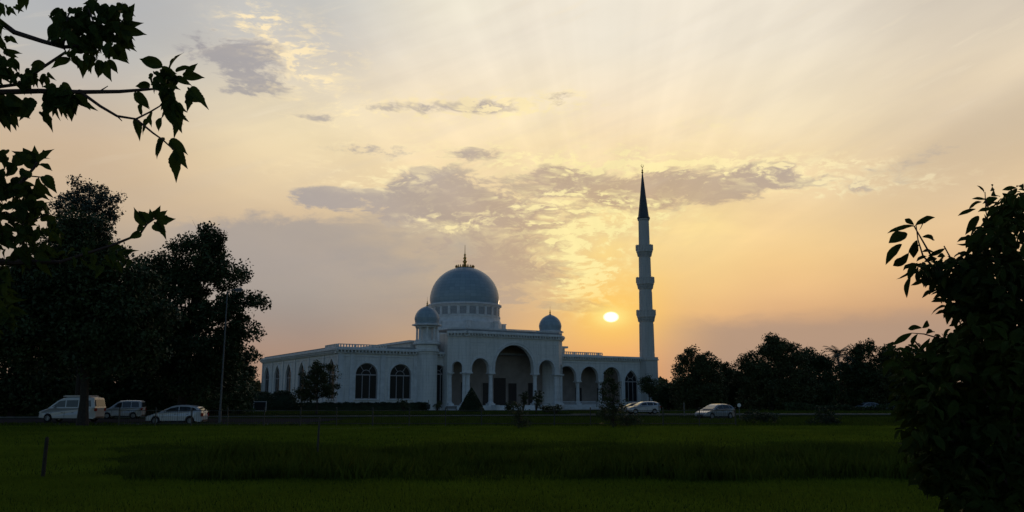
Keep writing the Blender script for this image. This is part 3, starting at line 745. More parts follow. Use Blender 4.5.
def tree(name, label, cat, X0, Y0, ells, nleaf, clumps, cr, size, lm, trunk_r, trunk_h, seed, group=None, limbs=26, shell=.55, extra=None, lean=(0, 0)):
    """ells are relative to the trunk foot"""
    rng = np.random.default_rng(seed); rnd = random.Random(seed)
    t = empty(name, (X0, Y0, 0), 0, label, cat, group)
    pts, cl = crown_points(ells, nleaf, rng, clumps, cr, shell)
    pts = pts[pts[:, 2] > .12]
    V = leaf_cards(pts, size, rng)
    bulk('crown', V, 4, lm, t)
    mb = MB(); top = max(e[2] + e[5] * .3 for e in ells); cx = np.mean([e[0] for e in ells]); cy = np.mean([e[1] for e in ells])
    path = []
    for i in range(9):
        f = i / 8; path.append((cx * f * f * .8 + lean[0]*f + .12 * trunk_r * rnd.uniform(-3, 3) * f, cy * f * f * .8 + .12 * trunk_r * rnd.uniform(-3, 3) * f, trunk_h * .0 + top * f))
    rad = [trunk_r * (1.35 if i == 0 else 1) * (1 - .78 * (i / 8)) for i in range(9)]
    mb.tube(path, rad, 9)
    sel = rng.choice(len(cl), min(limbs, len(cl)), replace=False)
    for q in sel:
        c = Vector(cl[q]); f = min(max((c.z * .55) / top, trunk_h / top), .9); i = int(f * 8); g = f * 8 - i
        b = Vector(path[i]).lerp(Vector(path[min(i+1, 8)]), g); r0 = rad[i] * .42
        mid1 = b.lerp(c, .4) + Vector((rnd.uniform(-.3, .3), rnd.uniform(-.3, .3), .10 * (c - b).length)); mid2 = b.lerp(c, .75) + Vector((rnd.uniform(-.25, .25), rnd.uniform(-.25, .25), .05 * (c - b).length))
        mb.tube([b, mid1, mid2, c], [r0, r0 * .62, r0 * .36, r0 * .15], 5)
        for _ in range(3):
            e = c + Vector((rnd.uniform(-1, 1), rnd.uniform(-1, 1), rnd.uniform(-.2, 1))) * cr * 1.2; mb.tube([mid2, mid2.lerp(e, .6) + Vector((0, 0, .1)), e], [r0 * .25, r0 * .14, r0 * .05], 4)
    mb.build('trunk', 'bark', t)
    return t
def pe(px, py, rx, ry, Y, X0, depth=None, dy=0):
    """ellipsoid from a place in the view at distance Y, relative to a trunk foot at X0"""
    c = at(px, py, Y + dy); k = (Y + dy) / F * 1.02
    return (c.x - X0, dy, c.z, rx * k, (depth or (rx + ry) / 2 * k), ry * k)

def T(name, label, cat, px, Y, E, n, clumps, cr, size, lm, tr, th, seed, **kw):
    X0 = gx(px, Y); return tree(name, label, cat, X0, Y, [pe(*e[:4], Y, X0, *e[4:]) for e in E], n, clumps, cr, size, lm, tr, th, seed, **kw)
# left group
T('broadleaf_tree', 'tall dark tree whose bare trunk crosses in front of the white camper van', 'tree', 84, 64,
  [(80, 262, 42, 34), (60, 285, 55, 35), (110, 300, 50, 40), (40, 330, 50, 38), (95, 345, 62, 30), (25, 290, 38, 30), (75, 235, 32, 22), (140, 330, 38, 34), (-20, 310, 30, 50)],
  80000, 640, 1.15, .32, 'leafA', .34, 5.0, 11, limbs=60, shell=.2)
T('broadleaf_tree', 'loose grey green tree top rising above the darker trees', 'tree', 78, 82,
  [(86, 215, 30, 28), (68, 212, 18, 22), (104, 205, 18, 22), (85, 250, 40, 30), (88, 192, 20, 14), (80, 300, 55, 50)],
  26000, 420, .85, .26, 'leafB', .36, 8.0, 12, limbs=120, shell=.4)
T('broadleaf_tree', 'broad dark spreading tree right of the trunk, above the white hatchback', 'tree', 182, 78,
  [(195, 262, 34, 26), (206, 240, 16, 13), (228, 275, 24, 16), (244, 300, 24, 9), (215, 315, 32, 18), (240, 330, 18, 12), (175, 300, 34, 36), (190, 350, 50, 30), (226, 362, 24, 20), (150, 340, 34, 34), (160, 270, 28, 20), (205, 388, 42, 18)],
  62000, 560, 1.0, .30, 'leafA', .42, 4.0, 13, limbs=60, shell=.35)
T('background_tree', 'dark low crowned tree at the left edge behind the camper van', 'tree', 12, 100, [(12, 350, 50, 45), (-10, 380, 60, 40), (40, 385, 40, 26)], 22000, 260, 1.6, .42, 'leafA', .35, 2.5, 14, group='dark trees behind the car park', shell=.4)
T('background_tree', 'dark low crowned tree behind the boxy white van', 'tree', 105, 106, [(95, 365, 48, 38), (125, 378, 50, 34), (70, 385, 45, 26)], 22000, 260, 1.6, .42, 'leafA', .35, 2.5, 15, group='dark trees behind the car park', shell=.4)
T('background_tree', 'dark bushy tree behind the hatchback and the street lamp', 'tree', 200, 108, [(190, 372, 50, 34), (228, 384, 26, 24), (160, 385, 40, 24), (236, 360, 14, 22)], 24000, 260, 1.5, .40, 'leafA', .35, 2.5, 16, group='dark trees behind the car park', shell=.4)
T('background_tree', 'small pale green tree between the dark trees and the side wing of the mosque', 'tree', 249, 190, [(246, 372, 12, 16), (250, 388, 11, 14), (240, 385, 10, 18)], 4200, 80, 1.3, .5, 'leafC', .3, 3, 17, shell=.3)
# by the mosque
T('young_tree', 'leafy young tree in front of the side windows of the mosque', 'tree', 317, 118, [(311, 378, 9, 12), (327, 373, 9, 10), (318, 388, 15, 9), (304, 396, 10, 8), (331, 389, 8, 8), (316, 368, 6, 6)], 7600, 120, .75, .26, 'leafC', .14, 2.0, 18, shell=.3, limbs=30)
T('young_tree', 'small round headed tree behind the parked white car, in front of the minaret', 'tree', 649.5, 140, [(649, 384, 9, 8.5), (645, 387, 6, 6), (654, 386, 6, 6)], 3200, 60, .7, .24, 'leafA', .12, 2.2, 19, shell=.4, limbs=14)
# right row
rt = [
 ('round topped tree with sky showing through its crown, left end of the row', 697, 150, [(696, 362, 20, 15), (706, 372, 17, 14), (686, 380, 15, 14), (698, 388, 26, 14), (716, 384, 12, 12)], 15000, 170, 1.25, .34),
 ('low dark tree beside the minaret, between it and the round topped tree', 668, 170, [(668, 392, 12, 12), (680, 394, 12, 12), (658, 396, 8, 9)], 8000, 110, 1.2, .42),
 ('low dark tree between the round topped tree and the tallest tree of the row', 728, 160, [(727, 376, 12, 12), (724, 390, 18, 14), (738, 388, 14, 14)], 10000, 120, 1.2, .40),
 ('tallest dark tree of the right hand row', 772, 150, [(778, 350, 19, 11), (760, 362, 20, 13), (790, 364, 22, 13), (768, 382, 34, 20), (750, 375, 14, 16), (776, 342, 9, 7), (795, 388, 24, 16)], 26000, 260, 1.3, .36),
 ('dark tree just left of the palm, beside the tallest one', 812, 156, [(806, 362, 16, 13), (820, 366, 15, 11), (814, 384, 28, 20)], 16000, 180, 1.25, .38),
 ('dark tree just right of the palm in the right hand row', 862, 158, [(860, 358, 14, 12), (852, 372, 18, 14), (868, 380, 24, 18), (866, 346, 7, 7)], 17000, 200, 1.2, .36),
 ('dark tree behind the near leafy shrub, third from the right end of the row', 890, 156, [(886, 354, 13, 11), (896, 366, 18, 15), (892, 384, 24, 18)], 15000, 190, 1.2, .36),
 ('dark tree of the row seen only through the near shrub', 930, 160, [(925, 364, 22, 15), (930, 384, 26, 18)], 12000, 160, 1.4, .42),
 ('dark tree at the far right end of the row', 985, 165, [(975, 362, 26, 18), (1005, 370, 30, 20), (985, 388, 36, 14)], 14000, 160, 1.6, .46),
]
for i, (lb, px, Y, E, n, cl_, cr, sz) in enumerate(rt):
    E = E + [(px, 398, max(e[2] for e in E) * 1.0, 12)]; n = int(n * 1.9); cl_ = int(cl_ * 1.5)
    T('row_tree', lb, 'tree', px, Y, E, n, cl_, cr, sz, 'leafA' if i % 3 else 'leafC', .3, 2.4, 30 + i, group='dark trees in the row right of the mosque', shell=.12 if i else .3, limbs=24)
# palm
def palm(px, Y, ztop):
    rng = np.random.default_rng(5); t = empty('palm_tree', (gx(px, Y), Y, 0), 0, 'palm with a feathery head rising out of the dark trees', 'palm')
    mb = MB(); mb.tube([(0, 0, 0), (.2, 0, ztop*.4), (.1, 0, ztop*.75), (0, 0, ztop)], [.28, .2, .17, .15], 10); mb.build('trunk', 'bark', t)
    P = []
    for k in range(34):
        a = rng.uniform(0, 2*math.pi); up = rng.uniform(-.35, 1.1); L = rng.uniform(2.6, 3.8)
        prev = None
        for j in range(11):
            f = j / 10; r = L * f * math.cos(up * .8); z = ztop + L * f * math.sin(up) - 1.5 * f * f * (1.1 + max(0, .6 - up)); c = np.array([r*math.cos(a), r*math.sin(a), z])
            if prev is not None:
                d = c - prev; d /= np.linalg.norm(d); side = np.cross(d, [0, 0, 1.]); side /= np.linalg.norm(side) + 1e-6
                P += [prev - side*.03, c - side*.03, c + side*.03, prev + side*.03]
                for sgn in (-1, 1):
                    for h_ in (0, .5):
                        b = prev + (c - prev) * h_; tip = b + side*sgn*(.75*math.sin(math.pi*min(f + .1, 1))**.6 + .1) + d*.35 - np.array([0, 0, .22])
                        P += [b, b + d*.09, tip, b - d*.02]
            prev = c
    bulk('fronds', np.array(P), 4, 'leafB', t)
palm(841, 158, at(841, 354, 158).z)

# clipped hedges and topiary: leafy skins over solid leaf mass
def leafy(name, label, cat, loc, rz, pts_fn, n, size, lm, seed, group=None, core=None, stem=None):
    rng = np.random.default_rng(seed); t = empty(name, loc, rz, label, cat, group)
    P = pts_fn(rng, n); o = bulk('foliage', leaf_cards(P, size, rng), 4, lm, t)
    if stem: mb = MB(); mb.tube([(0, 0, 0), (.03, 0, stem*.5), (0, 0, stem)], [.09, .07, .03], 7); mb.build('stem', 'bark', t)
    if core: core(t)
    return t
def box_pts(L, W, Hh, rnd_=.3):
    def f(rng, n):
        p = rng.uniform(-1, 1, (n, 3)); ax = rng.integers(0, 3, n); sg = np.where(rng.uniform(size=n) < .5, -1, 1)
        p[np.arange(n), ax] = sg * rng.uniform(.86, 1.02, n); p[:, 2] = np.abs(p[:, 2])
        q = p * np.array([L/2, W/2, Hh]); q[:, 2] += .05*np.sin(q[:, 0]*2.1) + .04*np.sin(q[:, 0]*5.3 + 1)
        return q + rng.normal(size=(n, 3)) * .04
    return f
def hedge_core(L, W, Hh):
    def f(t): mb = MB(); mb.box(-L/2*.9, L/2*.9, -W/2*.85, W/2*.85, .0, Hh*.88); mb.build('inner_growth', 'leafH', t)
    return f
a = L2W(.6, -3.6); b = L2W(15.2, -3.6); c = (a + b) / 2; L_ = (b - a).length
hx = gx(358, 137); 
leafy('clipped_hedge', 'long low clipped hedge below the two big front windows', 'hedge', (gx(360, 140), 140.5, 0), R(14), box_pts(21.5, 1.8, 1.45), 15000, .2, 'leafH', 51, core=hedge_core(21.5, 1.8, 1.45))
def dome_pts(rx, ry, hz, p=2.6):
    def f(rng, n):
        d = rng.normal(size=(n, 3)); d[:, 2] = np.abs(d[:, 2]); k = (np.abs(d[:, 0])**p + np.abs(d[:, 1])**p + np.abs(d[:, 2])**p) ** (1/p)
        q = d / k[:, None] * rng.uniform(.84, 1.03, n)[:, None] ; return q * np.array([rx, ry, hz])
    return f
def dome_core(rx, ry, hz):
    def f(t): mb = MB(); mb.lathe([(.88, 0), (.88, .45), (.72, .72), (.4, .85), (0, .88)], n=16); mb.v = [(x*rx, y*ry, z*hz) for x, y, z in mb.v]; mb.build('inner_growth', 'leafH', t)
    return f
for (px, Y, rx, ry, hz, lb, sd) in ((282, 142, 2.35, 1.8, 3.4, 'rounded dark shrub at the corner of the mosque, the larger of two', 52), (262, 150, 2.6, 2.0, 3.3, 'rounded dark shrub behind the small white framed board', 53),
                                    (243, 146, 2.5, 2.0, 2.6, 'low rounded shrub beside the street lamp', 57)):
    leafy('rounded_shrub', lb, 'shrub', (gx(px, Y), Y, 0), 0, dome_pts(rx, ry, hz), 6000, .22, 'leafH', sd, 'rounded shrubs beside the side wing', core=dome_core(rx, ry, hz))
def cone_pts(r, h):
    def f(rng, n):
        z = 1 - np.sqrt(rng.uniform(0, 1, n)); a = rng.uniform(0, 2*math.pi, n); rr = r * (1 - z)**.85 * rng.uniform(.85, 1.05, n) * np.minimum(1, .55 + z*5)
        return np.stack([rr*np.cos(a), rr*np.sin(a), z*h], 1)
    return f
def cone_core(r, h):
    def f(t): mb = MB(); mb.lathe([(r*.6, 0), (r*.86, .35), (r*.45, h*.5), (0, h*.9)], n=16); mb.build('inner_growth', 'leafH', t)
    return f
leafy('conical_shrub', 'dark cone shaped clipped evergreen in front of the left porch arch', 'shrub', (gx(471.5, 130), 130, 0), 0, cone_pts(2.05, 3.75), 9000, .17, 'leafH', 54, core=cone_core(2.05, 3.75))
# loose garden plants in front of the porch
def bush(label, px, Y, rx, hz, n, sd, lm='leafC', flowers=0, group='garden bushes in front of the porch', size=.16):
    rng = np.random.default_rng(sd); t = empty('garden_bush', (gx(px, Y), Y, 0), 0, label, 'bush', group)
    E = [(rng.uniform(-.5, .5)*rx, rng.uniform(-.4, .4)*rx, hz*rng.uniform(.35, .8), rx*rng.uniform(.3, .55), rx*.4, hz*rng.uniform(.15, .3)) for _ in range(7)]
    P, c_ = crown_points(E, n, rng, 60, .24, .3); bulk('foliage', leaf_cards(P[P[:, 2] > .05], size, rng), 4, lm, t)
    mb = MB()
    for q in c_[::3]: mb.tube([(0, 0, 0), (q[0]*.5, q[1]*.5, q[2]*.6), tuple(q)], [.035, .025, .01], 5)
    mb.build('stems', 'bark', t)
    if flowers:
        mb = MB()
        for q in rng.permutation(P[P[:, 2] > .3])[:flowers]:
            mb.lathe([(.0, -.05), (.10, -.03), (.12, .04), (.05, .07), (0, .05)], tuple(q + np.array([0, -.1, .05])), n=6)
        mb.build('blossom', 'petal', t)
    return t
bush('tall thin leafed bush growing before the middle of the porch', 523, 124, 1.0, 3.4, 1500, 61)
bush('bush with pale yellow blooms under the right column of the big arch', 536, 122, 1.5, 3.6, 2200, 62, flowers=26)
bush('low bush dotted with pale blooms near the right end of the porch', 547, 122, 1.5, 1.6, 1600, 63, flowers=24)
bush('low bush dotted with pale blooms in front of the first arcade arch', 556, 123, 1.2, 1.3, 1200, 64, flowers=12)
bush('dark red tinged low bush beside the porch steps', 509, 125, .8, 1.7, 900, 65, lm='leafH')
bush('short bush at the foot of the round corner tower', 437, 134, .9, 2.0, 800, 66)
bush('scrubby bush in front of the second big front window', 404, 131, 1.5, 2.6, 900, 67)
# sapling and scrub in the middle distance
T('sapling', 'loose bushy sapling in the field before the arcade', 'sapling', 613, 60,
  [(611, 383, 8, 8), (607, 396, 10, 9), (616, 405, 13, 8), (603, 412, 13, 8), (618, 418, 14, 8), (610, 372, 4, 5), (630, 420, 10, 6)], 4200, 110, .32, .13, 'leafC', .05, .5, 71, shell=.2, limbs=60)
T('sapling', 'thin sapling standing by the fence left of centre', 'sapling', 519, 58, [(519, 412, 10, 8), (522, 424, 12, 6), (514, 405, 4, 5)], 1500, 60, .28, .11, 'leafC', .035, .4, 72, shell=.2, limbs=40)
T('sapling', 'small scrubby plant in the tall grass right of the loose sapling', 'sapling', 825, 66, [(825, 415, 10, 9), (818, 420, 12, 6), (833, 421, 10, 5)], 1900, 60, .32, .13, 'leafH', .04, .4, 73, shell=.2, limbs=30)
T('sapling', 'dark scrubby plant near the fence at the foot of the row of trees', 'sapling', 760, 68, [(755, 416, 14, 6), (768, 418, 12, 5)], 1900, 60, .32, .13, 'leafH', .04, .4, 74, shell=.2, limbs=30)

# ------------------------------------------------------------------ near trees with real leaves
def leaf_shape(kind):
    if kind == 'toothed':      # ovate with small teeth
        o = [(0,0),(.14,-.03),(.27,.03),(.36,.14),(.37,.19),(.42,.27),(.395,.32),(.42,.40),(.37,.46),(.37,.53),(.30,.60),(.29,.67),(.20,.76),(.14,.86),(0,1.1)]
    elif kind == 'lobed':
        o = [(0,0),(.15,-.05),(.34,.02),(.46,.18),(.40,.26),(.33,.34),(.40,.44),(.42,.54),(.31,.60),(.24,.68),(.17,.80),(.09,.92),(0,1.1)]
    elif kind == 'oval':
        o = [(0,0),(.12,.0),(.26,.10),(.35,.25),(.38,.40),(.36,.55),(.29,.70),(.18,.84),(.08,.93),(0,1.08)]
    elif kind == 'narrow':
        o = [(0,0),(.04,.08),(.09,.24),(.13,.42),(.145,.58),(.13,.74),(.08,.90),(0,1.06)]
    else:                      # long, obovate
        o = [(0,0),(.06,.08),(.13,.24),(.19,.42),(.23,.60),(.21,.76),(.13,.90),(0,1.06)]
    return np.array(o)
SH = {k: leaf_shape(k) for k in ('toothed', 'lobed', 'oval', 'long', 'narrow')}
def near_leaves(name, leaves, lm, parent, origin):
    """leaves: list of (base xyz, direction xyz, normal xyz, length, kind, curl). Each half blade is a strip of quads; blade folds at the midrib and droops."""
    vs, fs = [], []; rw = random.Random(77)
    for (b, d, nn, L, kd, curl) in leaves:
        d = Vector(d).normalized(); nn = Vector(nn); nn = (nn - d*nn.dot(d)); nn = nn.normalized() if nn.length > 1e-4 else d.orthogonal().normalized(); sd_ = d.cross(nn)
        S = SH[kd]; n0 = len(vs); m_ = len(S); b = Vector(b) - Vector(origin)
        wd_ = rw.uniform(.45, .78) if kd not in ('long', 'narrow') else rw.uniform(.8, 1.2); sk = rw.uniform(-.28, .28); wv = rw.uniform(0, 6.3); tear = rw.uniform(.0, .03)
        def P(x, y): 
            x = x*wd_*(1 + tear*math.sin(y*17 + wv + (3 if x < 0 else 0))); 
            y2 = y; z = -curl*y*y*.55; return b + d*(y2*L*(1 - .12*abs(curl)*y)) + sd_*((x + sk*y*y*.8)*L) + nn*((abs(x)*.5 + z + .05*math.sin(y*9 + wv)*abs(x)*4)*L)
        for (x, y) in S: vs.append(P(0, max(y, 0)))
        for (x, y) in S: vs.append(P(x, y))
        for (x, y) in S: vs.append(P(-x, y))
        for i in range(m_ - 1):
            fs.append((n0+i, n0+m_+i, n0+m_+i+1, n0+i+1)); fs.append((n0+i+1, n0+2*m_+i+1, n0+2*m_+i, n0+i))
    mb = MB(); mb.v = [tuple(v) for v in vs]; mb.f = fs
    return mb.build(name, lm, parent, sm=False, fix=False)

def near_left():
    rnd = random.Random(4); Yb = 4.0; foot = Vector((-4.6, 4.4, 0))
    t = empty('overhanging_tree', foot, 0, 'near tree reaching in from the left with toothed leaves on thin drooping branches', 'tree')
    W = lambda px, py, dy=0: at(px, py, Yb + dy)
    mb = MB(); rel = lambda p: Vector(p) - foot
    def br(pts, r0, r1): 
        P = [rel(W(*p)) for p in pts]; n = len(P); mb.tube(P, [r0 + (r1 - r0)*i/(n-1) for i in range(n)], 7)
    mb.tube([(0, 0, 0), (.05, 0, 1.2), (.1, -.05, 2.2), (.35, -.1, 3.2), (.6, -.2, 4.2)], [.13, .11, .10, .07, .04], 10)
    for _ in range(16):
        z_ = rnd.uniform(2.2, 4.0); e_ = Vector((rnd.gauss(0, .7) - .2, rnd.gauss(0, .8), z_ + rnd.uniform(.2, .9))); b_ = Vector((.1 + .25*max(0, z_ - 2.4), -.1, z_)); mb.tube([b_, b_.lerp(e_, .5) + Vector((0, 0, .1)), e_], [.03, .016, .005], 6)
    for p in ((-60, 0), (-60, 95), (-60, 200)):
        e = rel(W(*p)); mb.tube([(.1, -.05, 1.9 if p[1] > 100 else 2.4), tuple((Vector((.1, -.05, 2.2)) + e) / 2 + Vector((0, 0, .12))), tuple(e)], [.05, .03, .018], 8)
    br([(-60, 0), (-10, 14), (14, 32), (42, 41), (63, 47), (86, 46), (100, 38)], .016, .007)
    br([(63, 47), (66, 52), (42, 68), (20, 84), (-10, 88)], .006, .009)
    br([(-60, 95), (0, 92), (40, 91), (82, 92), (120, 91.5), (140, 90), (153, 89), (170, 82)], .016, .004)
    br([(82, 93), (100, 106), (117, 116), (136, 119), (153, 133), (163, 140), (176, 152)], .008, .003)
    br([(136, 119), (150, 112), (160, 106), (170, 92)], .005, .003)
    br([(117, 116), (122, 121)], .004, .002); br([(100, 91), (108, 86)], .004, .002)
    br([(63, 47), (66, 30), (68, 16), (72, 8)], .006, .003); br([(100, 38), (92, 18), (88, 8)], .005, .003); br([(100, 38), (120, 24), (128, 14)], .005, .003)
    br([(-60, 200), (-10, 205), (14, 190), (34, 168), (44, 150)], .014, .004); br([(14, 190), (30, 176), (50, 178)], .005, .003); br([(-10, 240), (20, 226), (48, 214)], .008, .003); br([(-10, 215), (6, 212), (28, 224)], .006, .003)
    br([(60, 262), (110, 246), (140, 234), (147, 224), (156, 218)], .008, .003); br([(-40, 262), (20, 262), (60, 262)], .02, .009)
    mb.build('trunk', 'twig', t)
    LV = []
    def lf(bx, by, tx, ty, kd='toothed', wide=1.0, dy=None, curl=None, face=None):
        d0 = rnd.uniform(-.12, .12) if dy is None else dy
        b = W(bx, by, d0); e = W(tx, ty, d0 + rnd.uniform(-.03, .03)); d = e - b
        # how far the blade turns edge-on sets how wide it looks
        tl = rnd.uniform(-1.0, 1.0) if face is None else face
        nn = Vector((rnd.uniform(-.25, .25) + tl, -1, rnd.uniform(-.3, .5)))
        LV.append((b, d, nn, d.length * (1.0 if math.hypot(tx-bx, ty-by) < 22 else .80), kd, rnd.uniform(.1, .5) if curl is None else curl))
    ex = [  # isolated leaves along the outline: base, tip
        (162,67,135,54),(163,67,150,58),(170,68,178,50),(176,72,190,62),(183,76,208,74),(186,74,196,62),(190,88,207,111),(188,96,190,110),(186,93,200,100),
        (137,92,152,111),(137,92,143,110),(142,104,138,116),(168,90,178,118),(172,96,170,112),(170,100,180,138),(174,104,186,128),(178,120,176,137),
        (136,120,140,137),(150,120,138,131),(152,112,150,126),(160,118,160,130),(163,140,150,160),(165,139,148,156),(170,140,188,150),(170,142,186,158),(176,152,180,184),(176,150,186,172),
        (150,86,134,84),(158,84,166,64),(160,78,176,92),(164,84,160,104),(165,70,160,86),(160,72,184,84),
        (24,-6,21,12),(26,-6,28,8),(-4,4,8,12),(2,10,-6,24),(8,36,6,44),(10,36,16,44),(64,46,38,20),(62,44,42,28),(64,30,48,8),(66,24,50,4),(62,36,44,36),
        (80,24,70,44),(78,20,74,38),(70,60,50,64),(46,66,24,60),(44,68,30,70),(40,68,28,76),
        (104,62,110,78),(100,60,98,77),(108,60,118,72),(86,54,90,77),(92,56,90,72),(86,62,80,76),(118,30,152,32),(122,26,148,22),(124,18,140,2),(112,50,130,64),(116,44,134,60),(118,40,137,52),
        (120,34,132,46),(28,98,34,120),(24,100,20,118),(32,100,24,120),(42,112,57,131),(-2,96,8,132),(4,100,16,126),(-6,104,0,130),(6,96,22,108),
        (58,92,62,124),(66,90,82,112),(62,92,50,120),(60,92,40,104),(72,94,74,120),(56,94,46,116),(70,94,66,118),
        (34,168,26,138),(36,164,36,146),(38,162,48,146),(40,160,50,156),(40,164,50,170),(36,158,22,150),(30,160,12,150),(24,164,8,156),(44,176,56,196),(38,178,54,202),(30,178,20,170),
        (147,224,131,212),(150,222,140,210),(152,220,150,208),(154,218,160,207),(156,218,168,213),(157,220,175,221),(156,222,169,235),(154,224,164,232),(144,228,134,228),(140,232,130,240)]
    for e in ex: lf(*e, kd=rnd.choice(('toothed', 'toothed', 'oval', 'oval', 'lobed')))
    def cl(px, py, rx, ry, n, size=22):
        size *= .60; n = int(n * 2.1)
        for _ in range(n):
            a = rnd.uniform(0, 2*math.pi); r = math.sqrt(rnd.random()); x, y = px + rx*r*math.cos(a), py + ry*r*math.sin(a)
            th = rnd.gauss(math.pi/2, .9); s = size*rnd.uniform(.7, 1.25); lf(x, y, x + s*math.cos(th), y + s*math.sin(th), rnd.choice(('toothed', 'toothed', 'oval', 'lobed')), curl=rnd.uniform(0, .9))
    cl(62, 20, 12, 14, 10); cl(96, 12, 26, 12, 20); cl(82, 30, 16, 12, 16); cl(108, 34, 22, 16, 26); cl(118, 10, 14, 8, 8); cl(60, 96, 17, 12, 18, 26); cl(4, 60, 12, 14, 12, 22); cl(30, 76, 22, 8, 14, 18)
    cl(6, 108, 12, 10, 8); cl(80, 54, 14, 8, 9, 18); cl(164, 80, 14, 12, 11, 20); cl(172, 104, 8, 14, 6, 20); cl(4, 168, 20, 18, 16, 22); cl(16, 196, 20, 16, 22, 24); cl(34, 206, 16, 10, 12, 20); cl(2, 226, 26, 16, 24, 22); cl(40, 230, 22, 14, 16, 20); cl(14, 6, 8, 8, 2, 16); cl(-4, 30, 8, 14, 7, 18)
    cl(-30, 80, 30, 60, 50, 24); cl(-40, 200, 30, 60, 50, 24); cl(20, 250, 34, 14, 26, 22); cl(100, 256, 40, 10, 14, 18); cl(-10, 300, 24, 40, 34, 24)
    # the rest of the crown, round the trunk and out of the picture
    for _ in range(420):
        c = foot + Vector((rnd.gauss(-.1, .75), rnd.gauss(0, .9), rnd.uniform(2.5, 4.9))); dd = Vector((rnd.gauss(0, 1), rnd.gauss(0, 1), rnd.uniform(-1.2, .2)))
        if c.x / c.y * F + 512 > -60: continue
        LV.append((c, dd, Vector((rnd.gauss(0, .6), -1, rnd.uniform(-.2, .6))), rnd.uniform(.07, .13), rnd.choice(('toothed', 'oval')), rnd.uniform(.1, .7)))
    near_leaves('foliage', LV, 'leafN', t, foot)
near_left()

